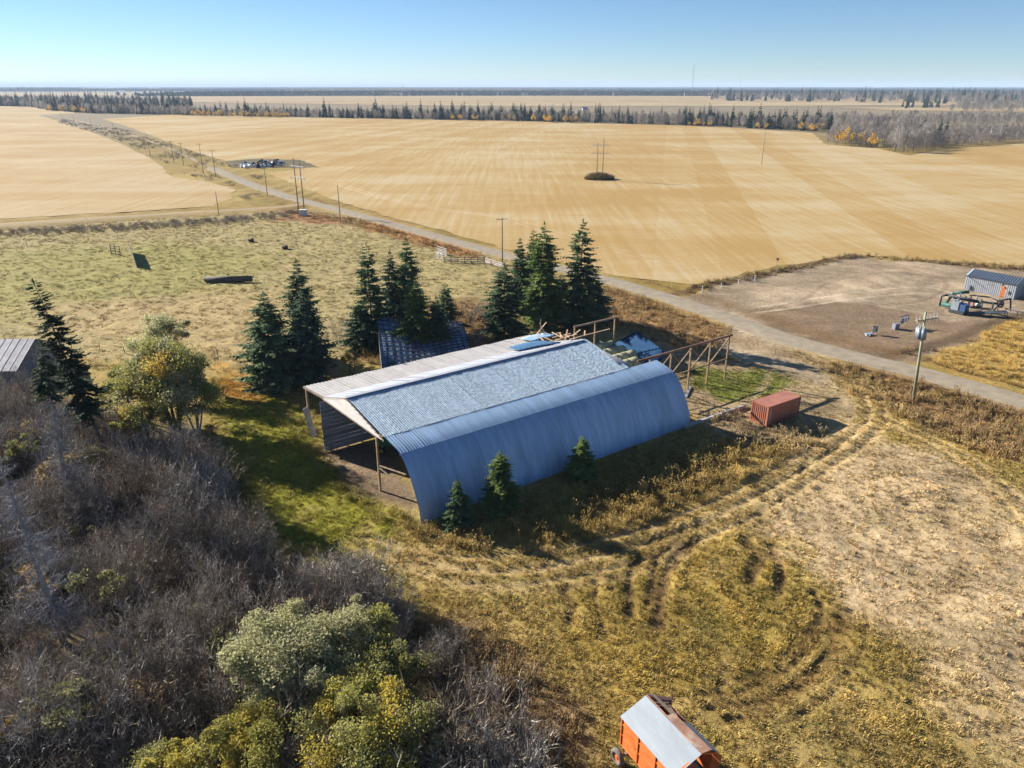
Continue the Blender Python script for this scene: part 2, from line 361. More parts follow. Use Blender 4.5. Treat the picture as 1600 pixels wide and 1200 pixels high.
def mrange(nn, ll, src, a, b, c, d):
    z = nn.new('ShaderNodeMapRange')
    for i, q in zip((1, 2, 3, 4), (a, b, c, d)): z.inputs[i].default_value = q
    ll.new(src, z.inputs[0]); return z
z1 = noise(n, l, tc, 1.7, 8, .75); z2 = noise(n, l, tc, .25, 5)
r1 = mrange(n, l, z1.outputs[0], .25, .75, .45, 1.55); r2 = mrange(n, l, z2.outputs[0], .3, .7, .82, 1.18)
mm = n.new('ShaderNodeMath'); mm.operation = 'MULTIPLY'; l.new(r1.outputs[0], mm.inputs[0]); l.new(r2.outputs[0], mm.inputs[1])
vm = n.new('ShaderNodeVectorMath'); vm.operation = 'SCALE'; l.new(at.outputs['Color'], vm.inputs[0]); l.new(mm.outputs[0], vm.inputs['Scale'])
l.new(vm.outputs[0], p.inputs['Base Color']); p.inputs['Roughness'].default_value = .95; p.inputs['Specular IOR Level'].default_value = .1
bp = n.new('ShaderNodeBump'); bp.inputs['Distance'].default_value = .25; bp.inputs['Strength'].default_value = .8; l.new(z1.outputs[0], bp.inputs['Height']); l.new(bp.outputs[0], p.inputs['Normal'])
M_ground = m
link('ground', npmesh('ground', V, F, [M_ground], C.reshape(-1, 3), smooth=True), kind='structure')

# flat sheets: roads and fields
def strip(name, P, w, z, m, crown=.06):
    P = [np.array(q) for q in P]; V = []; F = []; k = 5
    for i, q in enumerate(P):
        d = P[min(i+1, len(P)-1)]-P[max(i-1, 0)]; d = d/np.linalg.norm(d); nrm = np.array([-d[1], d[0]])
        for j in range(k):
            t = j/(k-1)*2-1; ww = w*(1+.05*math.sin(i*1.7+j)); e = q+nrm*t*ww; V.append((e[0], e[1], z+crown*(1-t*t)-(.1 if abs(t) == 1 else 0)))
    for i in range(len(P)-1):
        for j in range(k-1): a = i*k+j; F.append((a, a+1, a+k+1, a+k))
    return link(name, npmesh(name, V, F, [m], smooth=True), kind='structure')
M_gravel = mat('road_gravel', s(192, 178, 154), .95, .16, 1.2, bump=.03, spec=.1, stretch=(.5, .5, 1))
M_track = mat('dirt_road', s(200, 178, 142), .95, .16, .8, bump=.03, spec=.1)
strip('gravel_road', road_c, 3.2, .05, M_gravel)
strip('far_track', far_track, 1.3, .04, M_track)
strip('dirt_road', road_w, 2.6, .02, M_track)

def fieldmat(name, base, dark, light, dirv, width, amt=.5):
    m, n, l, p = newmat(name); tc = n.new('ShaderNodeTexCoord')
    # swaths: rotate so that x runs across the swaths
    mp = n.new('ShaderNodeMapping'); mp.inputs['Rotation'].default_value = (0, 0, math.atan2(dirv[0], dirv[1])); l.new(tc.outputs['Object'], mp.inputs[0])
    sx = n.new('ShaderNodeSeparateXYZ'); l.new(mp.outputs[0], sx.inputs[0])
    dv = n.new('ShaderNodeMath'); dv.operation = 'DIVIDE'; l.new(sx.outputs[0], dv.inputs[0]); dv.inputs[1].default_value = width
    wob = noise(n, l, tc, .02, 2); ad = n.new('ShaderNodeMath'); ad.operation = 'MULTIPLY_ADD'; l.new(wob.outputs[0], ad.inputs[0]); ad.inputs[1].default_value = .12; l.new(dv.outputs[0], ad.inputs[2])
    fl = n.new('ShaderNodeMath'); fl.operation = 'FLOOR'; l.new(ad.outputs[0], fl.inputs[0])
    wn_ = n.new('ShaderNodeTexWhiteNoise'); wn_.noise_dimensions = '1D'; l.new(fl.outputs[0], wn_.inputs['W'])
    fr = n.new('ShaderNodeMath'); fr.operation = 'FRACT'; l.new(dv.outputs[0], fr.inputs[0])
    # streaky patches: long in x
    m2 = n.new('ShaderNodeMapping'); m2.inputs['Scale'].default_value = (.35, 1, 1); m2.inputs['Rotation'].default_value = (0, 0, .12); l.new(tc.outputs['Object'], m2.inputs[0])
    za = noise(n, l, tc, .03, 6, .62, m2.outputs[0]); zb = noise(n, l, tc, .4, 6, .7, m2.outputs[0]); zc = noise(n, l, tc, .008, 3, .5)
    m3 = n.new('ShaderNodeMapping'); m3.inputs['Rotation'].default_value = (0, 0, math.atan2(dirv[0], dirv[1])); m3.inputs['Scale'].default_value = (1, .03, 1); l.new(tc.outputs['Object'], m3.inputs[0])
    zd = noise(n, l, tc, .55, 3, .6, m3.outputs[0])
    a1 = mrange(n, l, wn_.outputs[0], 0, 1, -amt*.5, amt*.5); a2 = mrange(n, l, za.outputs[0], .35, .65, -.3, .3); a3 = mrange(n, l, zb.outputs[0], .3, .7, -.12, .12); a4 = mrange(n, l, zd.outputs[0], .3, .7, -.28, .28)
    a5 = mrange(n, l, zc.outputs[0], .3, .7, .25, .75)
    acc = a5.outputs[0]
    for q in (a1, a2, a3, a4):
        t = n.new('ShaderNodeMath'); t.operation = 'ADD'; l.new(acc, t.inputs[0]); l.new(q.outputs[0], t.inputs[1]); acc = t.outputs[0]
    cr = n.new('ShaderNodeValToRGB'); cr.color_ramp.elements[0].position = .1; cr.color_ramp.elements[0].color = (*dark, 1)
    cr.color_ramp.elements[1].position = .9; cr.color_ramp.elements[1].color = (*light, 1); e = cr.color_ramp.elements.new(.5); e.color = (*base, 1)
    l.new(acc, cr.inputs[0]); l.new(cr.outputs[0], p.inputs['Base Color']); p.inputs['Roughness'].default_value = .95; p.inputs['Specular IOR Level'].default_value = .1
    b = n.new('ShaderNodeBump'); b.inputs['Distance'].default_value = .12; l.new(zb.outputs[0], b.inputs['Height']); l.new(b.outputs[0], p.inputs['Normal'])
    return m
M_field = fieldmat('stubble', s(220, 189, 130), s(210, 173, 108), s(229, 207, 162), (.196, .98), 15, .42)
M_fieldw = fieldmat('stubble_west', s(217, 188, 136), s(206, 170, 108), s(226, 204, 160), (-.5, .87), 40, .15)
M_fieldfar = fieldmat('far_stubble', s(212, 184, 136), s(196, 164, 118), s(220, 200, 160), (1, .1), 220, .6)
def sheet(name, px, z, m, world=None, wob=0):
    P = world or GP(px)
    if wob:
        Q = []
        for i in range(len(P)):
            a = np.array(P[i]); b = np.array(P[(i+1) % len(P)]); k = max(1, min(40, int(np.linalg.norm(b-a)/(wob*5))))
            for j in range(k): q = a+(b-a)*j/k; Q.append((q[0]+rnd.uniform(-wob, wob), q[1]+rnd.uniform(-wob, wob)))
        P = Q
    import mathutils.geometry as mg
    tris = mg.tessellate_polygon([[Vector((x, y, 0)) for x, y in P]])
    return link(name, npmesh(name, [(x, y, z) for x, y in P], [t for t in tris], [m]), kind='structure')
sheet('stubble_field', FLD[0], .05, M_field, wob=.8)
sheet('west_stubble_field', FLD[1], .05, M_fieldw, wob=.8)
M_rough = mat('rough_verge', s(168, 142, 112), .95, .3, .12, bump=.2, spec=.1)
sheet('rough_grass_strip', [(362, 262), (500, 262), (470, 250), (400, 248), (350, 252)], .09, mat('island_grass', s(128, 118, 86), .95, .3, .1, spec=.1), wob=.8)
for px, mm_ in (([(1250, 144), (1700, 144), (1700, 147), (1400, 147.5), (1250, 146)], M_fieldfar), ([(0, 153), (180, 154), (300, 157), (300, 160), (100, 158), (0, 156)], M_fieldfar), ([(500, 138.6), (760, 138.4), (760, 139.4), (500, 139.8)], M_fieldfar), ([(100, 138.2), (330, 138.4), (330, 139.3), (100, 139.2)], M_fieldfar), ([(1050, 137.6), (1500, 137.8), (1500, 138.6), (1050, 138.6)], M_fieldfar), ([(270, 150), (400, 147), (800, 144), (1200, 146), (1700, 152), (1700, 163), (1200, 166), (800, 166), (500, 163), (300, 160)], M_fieldfar),
                ([(-200, 146), (300, 145), (420, 142.5), (700, 141), (700, 143), (300, 148.5), (-200, 152)], M_fieldfar),
                ([(820, 140.2), (1200, 139.6), (1250, 142), (900, 142.5)], M_fieldfar), ([(1300, 168), (1700, 170), (1700, 176), (1400, 173)], M_fieldfar)):
    sheet('distant_field', px, .5, mm_)

# ================================================================== BARN
M_steel = mat('galvanised_blue_sheet', (.29, .42, .58), .55, .16, .9, bump=.02, metal=.15, orand=.07, spec=.4, stretch=(2, .25, .4), rust=(.20, .30, .42), rust_amt=.40)
M_crinkle = mat('dull_blue_grey_sheet', (.33, .42, .50), .65, .3, 3.0, bump=.09, metal=.1, orand=.07, spec=.35)
M_pale = mat('pale_sheet', (.43, .41, .385), .5, .10, .8, metal=.15, orand=.05, spec=.4, rust=(.36, .28, .24), rust_amt=.36)
M_white = mat('white_sheet', (.40, .42, .46), .5, .06, .8, metal=.1, orand=.04, spec=.4)
M_wood = mat('weathered_timber', (.25, .19, .14), .9, .3, 2, bump=.01, orand=.15, spec=.1, stretch=(1, 1, .3))
M_newwood = mat('bright_broken_timber', (.52, .36, .24), .9, .3, 2, orand=.25, spec=.1)
M_post = mat('brown_post', (.27, .19, .12), .9, .3, 2, orand=.15, spec=.1)
M_greyboard = mat('grey_board', (.20, .21, .24), .9, .3, 1.5, orand=.25, spec=.1, stretch=(.2, 1, 1))
M_conc = mat('concrete', (.38, .37, .35), .9, .2, 1.5, bump=.01)
M_bale = mat('weathered_hay', s(212, 212, 170), .95, .35, 5, bump=.05, spec=.05, rust=tuple(s(120, 104, 60)), rust_amt=.42)
SHEAR = math.tan(R(3))
SHELL = [(0, -.1), (.25, 1.3), (.72, 2.5), (1.32, 3.65), (1.98, 4.75), (2.6, 5.48), (3.25, 5.92), (4.0, 6.2), (4.95, 6.42), (6.0, 6.62)]
SLOPES = {'shell_low': SHELL[:7], 'shell_top': SHELL[6:], 'upper': [(6.0, 6.63), (9.7, 7.42), (13.5, 8.25)], 'back': [(13.5, 8.25), (16.5, 7.3), (19.4, 6.4)], 'lean': [(19.4, 6.4), (22, 6.18), (24.6, 6.0)]}
def sheet_mesh(name, prof, w, pitch, amp, m, sm=False):
    nx_ = int(round(w/pitch*4))+1; V = []; F = []
    for (v, z), j in zip(prof, range(len(prof))):
        a = prof[max(j-1, 0)]; b = prof[min(j+1, len(prof)-1)]; t = np.array([b[0]-a[0], b[1]-a[1]]); t /= np.linalg.norm(t); nv, nz = -t[1], t[0]
        for i in range(nx_):
            x = w*i/(nx_-1); o = amp*math.cos(2*math.pi*x/pitch)
            V.append((x-v*SHEAR, v+nv*o, z+nz*o))
    for j in range(len(prof)-1):
        for i in range(nx_-1): a = j*nx_+i; F.append((a, a+1, a+nx_+1, a+nx_))
    return npmesh(name, V, F, [m], smooth=sm)
az = math.atan2(BU[1], BU[0])
barn = thing('quonset_barn', 'long blue-grey metal barn with curved front wall and pale lean-to roof at the back', 'barn', (*BARN_A, 0), az)
SW = .9
def rows(key, m, u0, u1, pitch, amp, dz=0, name='roof_sheet', skip=()):
    me = sheet_mesh(name, SLOPES[key], SW+.05, pitch, amp, m, key.startswith('shell'))
    k = 0; u = u0
    while u < u1-.1:
        if k not in skip: link(name, me, barn, (u, rnd.uniform(-.02, .02), dz+(k % 2)*.012+rnd.uniform(0, .02)), (rnd.uniform(-.0015, .0015), rnd.uniform(-.003, .003), 0))
        u += SW; k += 1
rows('shell_low', M_steel, 0, 36.4, .3, .022, name='wall_sheet')
rows('shell_top', M_steel, 0, 36.4, .3, .022, .03)
rows('upper', M_crinkle, -.1, 31.9, .225, .03, .06)
rows('back', M_white, -.1, 31.9, .45, .02, .04)
rows('lean', M_pale, -.1, 32.2, .45, .025, .02)
def P3(u, v, z): return (u-v*SHEAR, v, z)
MB().bar(P3(-.1, 13.5, 8.38), P3(31.8, 13.5, 8.38), .5, .06).obj('ridge_cap', M_white, barn)
for u in (-.12,):
    for a, b in zip([(6, 6.38), (13.5, 8.25), (19.4, 6.4)], [(13.5, 8.25), (19.4, 6.4), (24.6, 6.0)]):
        MB().bar(P3(u, a[0], a[1]-.08), P3(u, b[0], b[1]-.08), .06, .22).obj('edge_trim', M_wood, barn)
# end wall boards high in the gable
def roofv(z): return (6+(z-6.38)/(8.25-6.38)*7.5, 19.4-(z-6.4)/(8.25-6.4)*5.9)
zz = 6.3
while zz < 8.0:
    z2 = zz+.2
    a, b = roofv(max(zz, 6.42)); c, d = roofv(min(z2, 8.1))
    o_ = MB().quad(P3(-.16, a+.1, zz), P3(-.16, b-.1, zz), P3(-.06, d-.1, z2+.02), P3(-.06, c+.1, z2+.02))
    me = o_.mesh('gable_board', M_pale); ob = link('gable_board', me, barn); ob.modifiers.new('thick', 'SOLIDIFY').thickness = .03
    zz = z2
MB().bar(P3(-.05, 7.3, 6.2), P3(-.05, 19.6, 6.2), .12, .25).obj('beam', M_wood, barn)
post = MB().box((0, 0, 3.1), (.2, .2, 6.2)).mesh('post', M_post); postb = MB().box((0, 0, 2.95), (.2, .2, 5.9)).mesh('post', M_post)
for v, me, a, b, st in ((7.7, post, 0, 53.5, 3.78), (19.1, post, 0, 34, 3.78), (24.2, postb, 0, 34, 3.78)):
    u = a
    while u < b:
        if not (v == 7.7 and u > 36 and False): link('post', me, barn, P3(u, v, 0), (rnd.uniform(-.008, .008), rnd.uniform(-.008, .008), 0))
        u += st
for v, z in ((19.1, 6.2), (24.2, 5.8)): MB().bar(P3(0, v, z), P3(33, v, z), .1, .25).obj('beam', M_wood, barn)
for v in np.arange(1.5, 24, 1.9):
    zt = np.interp(v, [q[0] for q in SHELL]+[13.5, 19.4, 24.6], [q[1] for q in SHELL]+[8.25, 6.4, 6.0])-.16
    MB().bar(P3(.1, v, zt), P3(31.5 if v > 6 else 36, v, zt), .06, .14).obj('purlin', M_wood, barn)
# braces near the open end and inner trusses
for k in range(9):
    u = k*3.78
    b_ = MB().bar(P3(u, 7.7, 2.7), P3(u, .9, 2.4), .1, .14).bar(P3(u, 7.7, 2.9), P3(u, 2.3, 4.2), .1, .12)
    b_.bar(P3(u, 7.7, 6.1), P3(u, 19.1, 6.1), .1, .2).bar(P3(u, 7.7, 6.15), P3(u, 13.5, 8.0), .1, .14).bar(P3(u, 19.1, 6.15), P3(u, 13.5, 8.0), .1, .14).bar(P3(u, 13.5, 6.1), P3(u, 13.5, 8.0), .1, .12)
    b_.obj('truss', M_wood, barn)
# standing frame where the roof is gone
us = [37.8, 41.58, 45.36, 49.14, 52.92]
MB().bar(P3(35.5, 7.7, 6.3), P3(53.6, 7.7, 6.3), .16, .3).obj('top_beam', mat('rusty_red_beam', (.20, .12, .09), .85, .3, 1), barn)
for a, b in zip(us[:-1], us[1:]):
    MB().bar(P3(a, 7.62, 3.0), P3(b, 7.62, 6.1), .12, .16).obj('brace', M_post, barn)
    MB().bar(P3(a, 7.78, 6.1), P3((a+b)/2, 7.78, 4.4), .1, .12).obj('brace', M_post, barn)
    MB().bar(P3(a, 7.7, 2.9), P3(b, 7.7, 2.9+rnd.uniform(-.1, .1)), .1, .16).obj('rail', M_post, barn)
MB().bar(P3(41.6, 7.6, 2.9), P3(44.4, 8.6, .2), .3, .05).obj('loose_board', M_wood, barn)
MB().bar(P3(43.2, 6.1, .12), P3(46.4, 8.2, .2), .35, .06).obj('loose_board', M_greyboard, barn)
MB().bar(P3(39.6, 23.8, 6.0), P3(47.8, 23.8, 6.0), .16, .25).obj('top_beam', M_wood, barn)
for u in (39.8, 43.7, 47.6): link('post', postb, barn, P3(u, 23.8, 0))
# rear wall of horizontal boards
z0 = .1
for k in range(12):
    for a, b in ((-.7, 6), (6.1, 13), (13.1, 20), (20.1, 27), (27.1, 33)):
        if rnd.random() < .06 and a > 6: continue
        MB().bar(P3(a, 18.95+rnd.uniform(-.02, .02), z0+.24), P3(b, 18.95, z0+.24+rnd.uniform(-.01, .01)), .04, .485).obj('wall_board', M_greyboard, barn)
    z0 += .5
MB().bar(P3(-1.2, 20.2, 1.6), P3(-1.6, 20.9, 5.0), .9, .05).obj('hanging_panel', M_conc, barn)
MB().box(P3(36.2, -.1, .15), (1.2, .3, .3)).bar(P3(35.7, -.2, .2), P3(46.6, -.4, .25), .35, .4).obj('foundation_wall', M_conc, barn)
# broken roof edge: torn sheets and timbers (they lie loose on the lean-to)
def bent_sheet(name, pts, m, lab, cat, grp=None):
    a, b, c, d = [np.array(q) for q in pts]; V = []; F = []; nu, nv_ = 17, 5
    for j in range(nv_):
        for i in range(nu):
            t, q = i/(nu-1), j/(nv_-1); P = (a*(1-t)+b*t)*(1-q)+(d*(1-t)+c*t)*q; V.append((P[0], P[1], P[2]+.05*math.cos(i*math.pi/1.0)+.25*math.sin(t*3.1)*math.sin(q*2.5)*.6))
    for j in range(nv_-1):
        for i in range(nu-1): e = j*nu+i; F.append((e, e+1, e+nu+1, e+nu))
    ob = link(name, npmesh(name, V, F, [m])); ob.modifiers.new('thick', 'SOLIDIFY').thickness = .015
    return tag(ob, lab, cat, grp)
def W3(u, v, z): x, y = bw(u-v*SHEAR, v); return (x, y, z)
bent_sheet('torn_roof_sheet', [W3(24.6, 17.2, 7.3), W3(30.2, 15.6, 7.75), W3(29.6, 19.6, 7.0), W3(25.4, 20.4, 6.75)], mat('blue_torn_sheet', (.06, .14, .25), .85, .15, 1, spec=.1), 'bent blue sheet curled up on the pale lean-to roof near its broken end', 'metal sheet')
bent_sheet('torn_roof_sheet', [W3(29.5, 20.5, 6.7), W3(33.2, 20.2, 6.9), W3(33.6, 22.9, 6.5), W3(29.8, 23.4, 6.3)], M_steel, 'crumpled grey sheet at the far right corner of the pale lean-to roof', 'metal sheet')
for k in range(17):
    u, v = rnd.uniform(30.2, 35.0), rnd.uniform(14.5, 24); L = rnd.uniform(1.6, 3.6); a = rnd.choice([rnd.uniform(-.5, .5), rnd.uniform(.8, 1.9)])
    z_ = np.interp(v, [13.5, 19.4, 24.6], [8.25, 6.4, 6.0])+.15+rnd.uniform(0, .3)
    p0 = W3(u, v, z_); p1 = W3(u+L*math.cos(a), v+L*math.sin(a)*.8, z_+rnd.uniform(-.25, .5))
    ob = MB().bar(p0, p1, .16, .07).obj('broken_board', M_newwood)
    tag(ob, 'bare broken board in the splintered heap at the right end of the lean-to roof', 'board', 'splintered boards on the lean-to roof')
for k, (u, v, du, dv, hh) in enumerate(((32.5, 22.5, .5, .6, 2.4), (33.0, 21.6, -.7, .9, 2.1), (31.6, 22.8, 2.4, .3, 1.7))):
    p0 = W3(u, v, 6.2); ob = MB().bar(p0, W3(u+du, v+dv, 6.2+hh), .13, .07).obj('broken_board', M_newwood)
    tag(ob, ('broken upright board at the far edge of the splintered heap', 'broken board leaning back out of the splintered heap', 'long splintered board slanting to the right out of the heap')[k], 'board', 'splintered boards on the lean-to roof')
bent_sheet('roof_flap', [W3(31.6, 7.0, 6.95), W3(33.0, 6.2, 6.55), W3(33.2, 7.4, 6.8), W3(31.9, 10.6, 7.7)], M_white, 'small white flap of sheeting where the upper roof ends above the curved wall', 'metal sheet')
bent_sheet('collapsed_roof_panel', [W3(47.2, 15.6, .5), W3(49.4, 15.0, 2.4), W3(53.2, 24.6, 2.6), W3(50.0, 26.3, .6)], mat('shade_darkened_blue_sheet', (.022, .06, .13), .9, .15, 1, spec=.05), 'fallen blue metal roof section lying tilted on the ground behind the open frame', 'roof panel')  # blue darkened to stand for spruce shade that the sunlit panel doesn't receive
for k in range(9):
    u, v = rnd.uniform(44.5, 49), rnd.uniform(16, 26); L = rnd.uniform(1.5, 3.5); a = rnd.uniform(0, 3.1)
    ob = MB().bar(W3(u, v, rnd.uniform(.2, 1)), W3(u+L*math.cos(a), v+L*math.sin(a), rnd.uniform(.3, 1.3)), .2, .06).obj('broken_board', M_greyboard)
    tag(ob, 'grey loose board strewn between the hay bales and the fallen blue roof section', 'board', 'boards strewn beside the fallen roof')
# hay bales
def bale_mesh():
    r, L, n_, V, F = .85, 1.5, 20, [], []
    prof = [(-.5, .0), (-.5, .9), (-.44, 1), (0, 1.02), (.44, 1), (.5, .9), (.5, 0)]
    for a, k in prof:
        for i in range(n_):
            t = 2*math.pi*i/n_; rr = r*k*(1+rnd.uniform(-.03, .03)); V.append((a*L, rr*math.cos(t), r*.93+rr*.93*math.sin(t)))
    for j in range(len(prof)-1):
        for i in range(n_): F.append((j*n_+i, j*n_+(i+1) % n_, (j+1)*n_+(i+1) % n_, (j+1)*n_+i))
    return npmesh('hay_bale', V, F, [M_bale], smooth=True)
bm = bale_mesh(); RN = ['farthest', 'second', 'third', 'nearest']
for r_, v in enumerate((24.8, 22.3, 19.8, 17.4)):
    for k, u in enumerate((43.2, 44.8, 46.4)):
        if r_ == 3 and k == 2: continue
        x, y = bw(u-.2*r_, v+rnd.uniform(-.1, .1)); ob = link('hay_bale', bm, None, (x, y, 0), (0, 0, az+rnd.uniform(-.06, .06))); ob.scale = (1.06, 1.15, 1.25)
        tag(ob, ('%s bale in the %s row of pale round hay bales past the broken roof' % (('hidden-side', 'middle', 'right-end')[k], RN[r_])), 'hay bale', 'round hay bales past the broken roof')
# green tractor parked deep inside the barn
M_green = mat('green_paint', (.03, .16, .07), .5, .1, 2); M_rubber = mat('tyre_rubber', (.03, .03, .032), .9, .3, 8, bump=.01); M_yel = mat('yellow_rim', (.5, .36, .04), .6, .2, 4)
def wheel(par, c, axis, Rr, w, rimm, name='wheel'):
    e = MB().ring(c, axis, Rr-w*.45, w*.5, 20, 8).obj(name, M_rubber, par, True)
    q = Vector(axis).normalized(); c = Vector(c)
    MB().tube(c-q*w*.2, c+q*w*.2, Rr-w*.8, n=16).tube(c-q*w*.32, c+q*w*.32, Rr*.22, n=10).obj('rim', rimm, e)
    return e
tr = thing('tractor', 'green tractor parked in the dark inside the open end of the barn', 'tractor', (*bw(5, 14.5), 0), az+2.6)
MB().box((1.1, 0, 1.25), (1.9, .75, .75)).box((1.1, 0, 1.66), (1.7, .55, .08)).obj('bonnet', M_green, tr)
MB().box((-.4, 0, 1.0), (1.4, .6, .6)).box((-.5, .75, 1.55), (1.2, .35, .1)).box((-.5, -.75, 1.55), (1.2, .35, .1)).obj('body', M_green, tr)
MB().box((-.6, 0, 1.45), (.5, .5, .12)).box((-.85, 0, 1.75), (.08, .5, .5)).obj('seat', M_rubber, tr)
MB().tube((1.3, 0, 1.6), (1.3, 0, 2.4), .05).obj('exhaust', M_rubber, tr)
for y in (-.85, .85): wheel(tr, (-.6, y, .78), (0, 1, 0), .78, .42, M_yel)
for y in (-.65, .65): wheel(tr, (1.7, y, .42), (0, 1, 0), .42, .24, M_yel)

# ------------------------------------------------------------------ collapsed old shed behind the barn
os_ = [G(588, 494, 5.2), G(722, 503, 4.8), G(737, 549, 1.6), G(598, 580, 1.6)]
osx, osy = G(660, 548, 0); OLD = thing('old_shed', 'old shed behind the barn under a sagging blue lattice-covered metal roof', 'shed', (osx, osy, 0))
M_oldroof = mat('old_blue_roof', (.17, .26, .36), .5, .3, 1.2, metal=.2, orand=.3, rust=(.07, .08, .10), rust_amt=.42)
M_dark = mat('dark_lath', (.035, .03, .035), .9, .3, 3, orand=.3)
def os_pt(t, q):  # t across, q down the slope
    a = [np.array((*p_, z_)) for p_, z_ in zip(os_, (5.2, 4.8, 1.6, 1.6))]
    P = (a[0]*(1-t)+a[1]*t)*(1-q)+(a[3]*(1-t)+a[2]*t)*q
    P[2] -= 1.6*math.exp(-((t-.52)/.2)**2)*(1-q)*.9+.25*math.sin(t*9)*(1-q*.6)*.4
    return (P[0]-osx, P[1]-osy, P[2])
NU, NV = 15, 6
for i in range(NU):
    for j in range(NV):
        if (i, j) in ((7, 0), (8, 0), (9, 0), (8, 1)): continue
        t0, t1, q0, q1 = i/NU, (i+1)/NU, j/NV, (j+1)/NV+.01
        dz = rnd.uniform(-.02, .03); P = [os_pt(t0, q0), os_pt(t1, q0), os_pt(t1, q1), os_pt(t0, q1)]
        ob = MB().quad(*[(x, y, z+dz) for x, y, z in P]).obj('roof_sheet', M_oldroof, OLD); ob.modifiers.new('thick', 'SOLIDIFY').thickness = .01
for i in range(NU*1+1):
    pts = [Vector(os_pt(i/NU, q))+Vector((0, 0, .09)) for q in np.linspace(-.03, 1, 7)]
    m_ = MB(); [m_.bar(a, b, .09, .07) for a, b in zip(pts[:-1], pts[1:])]; m_.obj('rafter_lath', M_dark, OLD)
for j in range(12):
    q = j/11; pts = [Vector(os_pt(t, q))+Vector((0, 0, .17)) for t in np.linspace(0, 1, 13)]
    m_ = MB(); [m_.bar(a, b, .13, .06) for a, b in zip(pts[:-1], pts[1:])]; m_.obj('purlin', M_dark, OLD)
a, b, c, d = os_pt(0, 0), os_pt(1, 0), os_pt(1, 1), os_pt(0, 1)
back = [(a[0]-1, a[1]+6, 2), (b[0]+1.5, b[1]+6, 2)]
MB().quad(back[0], back[1], b, a).obj('back_slope', M_oldroof, OLD)
MB().quad((a[0], a[1], 0), (d[0], d[1], 0), d, a).quad((d[0], d[1], 0), (c[0], c[1], 0), c, d).quad((c[0], c[1], 0), (b[0], b[1], 0), b, c).obj('wall', M_greyboard, OLD)

# ------------------------------------------------------------------ shed at the left edge
x0, y0 = G(60, 529, 5.0); y0 -= 6; xr, yr = x0, y0+6
LS = thing('metal_roofed_shed', 'grey metal-roofed shed half hidden by bare trees at the left edge', 'shed', (x0, y0, 0), R(4))
L_, D_ = 24, max(5.0, yr-y0)
D_ = min(D_, 9); me = None; V = []; F = []
for j in range(2):
    for i in range(13): V.append((-.04-1.0*i/12, j*D_, 2.4+j*2.6+.03*math.cos(i*math.pi)))
for i in range(12): F.append((i, i+1, i+14, i+13))
mm_ = npmesh('roof_sheet', V, F, [mat('weathered_zinc', (.38, .38, .40), .6, .2, 1, metal=.15, orand=.12, rust=(.2, .17, .15), rust_amt=.4)])
for k in range(24): link('roof_sheet', mm_, LS, (-k*1.0, 0, (k % 2)*.02), (0, 0, 0))
MB().quad((.0, D_, 5.0), (-L_, D_, 5.0), (-L_, 2*D_, 2.4), (0, 2*D_, 2.4)).obj('back_roof', M_steel, LS)
MB().quad((-.3, .3, 0), (-L_, .3, 0), (-L_, .3, 2.4), (-.3, .3, 2.4)).quad((-.3, .3, 0), (-.3, .3, 2.4), (-.3, D_, 4.9), (-.3, 2*D_-.3, 2.4), (-.3, 2*D_-.3, 0)).obj('wall', M_greyboard, LS)

# ------------------------------------------------------------------ shipping container
M_cont = mat('container_red', (.34, .125, .075), .6, .12, 1.2, bump=.005, rust=(.32, .20, .15), rust_amt=.36)
M_controof = mat('container_roof_red', (.36, .155, .11), .65, .15, .9, rust=(.36, .20, .14), rust_amt=.40)
cx, cy = G(1197, 668); ex, ey = G(1247, 650); caz = math.atan2(ey-cy, ex-cx)
CT = thing('shipping_container', 'rust-red corrugated shipping container standing by the end of the old foundation', 'container', (cx, cy, .05), caz)
CL, CW, CH = 6.06, 2.44, 2.59
def corr(name, p0, du, W, H, nper, out, m, z0=.15):
    V = []; F = []; pts = []
    for i in range(nper):
        w = W/nper
        for a, d in ((0, 0), (.3, 0), (.5, -.06), (.8, -.06)): pts.append(((i+a)*w, d))
    pts.append((W, 0))
    for a, d in pts:
        for z in (z0, H): V.append((p0[0]+du[0]*a+out[0]*d, p0[1]+du[1]*a+out[1]*d, z))
    for i in range(len(pts)-1): F.append((2*i, 2*i+2, 2*i+3, 2*i+1))
    return link(name, npmesh(name, V, F, [m]), CT)
corr('side_panel', (.1, 0), (1, 0), CL-.2, CH-.12, 20, (0, -1), M_cont)
corr('side_panel', (.1, CW), (1, 0), CL-.2, CH-.12, 20, (0, 1), M_cont)
corr('end_panel', (0, .1), (0, 1), CW-.2, CH-.12, 8, (-1, 0), M_cont)
fr = MB()
for x in (.06, CL-.06):
    for y in (.06, CW-.06): fr.box((x, y, CH/2), (.14, .14, CH))
for y in (.06, CW-.06): fr.box((CL/2, y, .1), (CL, .12, .18)).box((CL/2, y, CH-.06), (CL, .12, .12))
for x in (.06, CL-.06): fr.box((x, CW/2, .1), (.12, CW, .18)).box((x, CW/2, CH-.06), (.12, CW, .12))
fr.obj('frame', M_cont, CT)
V = []; F = []
for i in range(25):
    for y in (.1, CW-.1): V.append((.1+(CL-.2)*i/24, y, CH-.02+(.02 if i % 2 else 0)))
for i in range(24): F.append((2*i, 2*i+2, 2*i+3, 2*i+1))
link('roof', npmesh('roof', V, F, [M_controof]), CT)
for y in (.65, 1.8):
    dr = MB().box((CL, y, CH/2), (.06, 1.1, CH-.35)).obj('door', M_cont, CT)
    MB().tube((CL+.06, y-.25, .2), (CL+.06, y-.25, CH-.2), .02).tube((CL+.06, y+.25, .2), (CL+.06, y+.25, CH-.2), .02).obj('lock_bar', M_conc, dr)
M_lett = mat('container_lettering', (.62, .6, .6), .7, .1, 4)
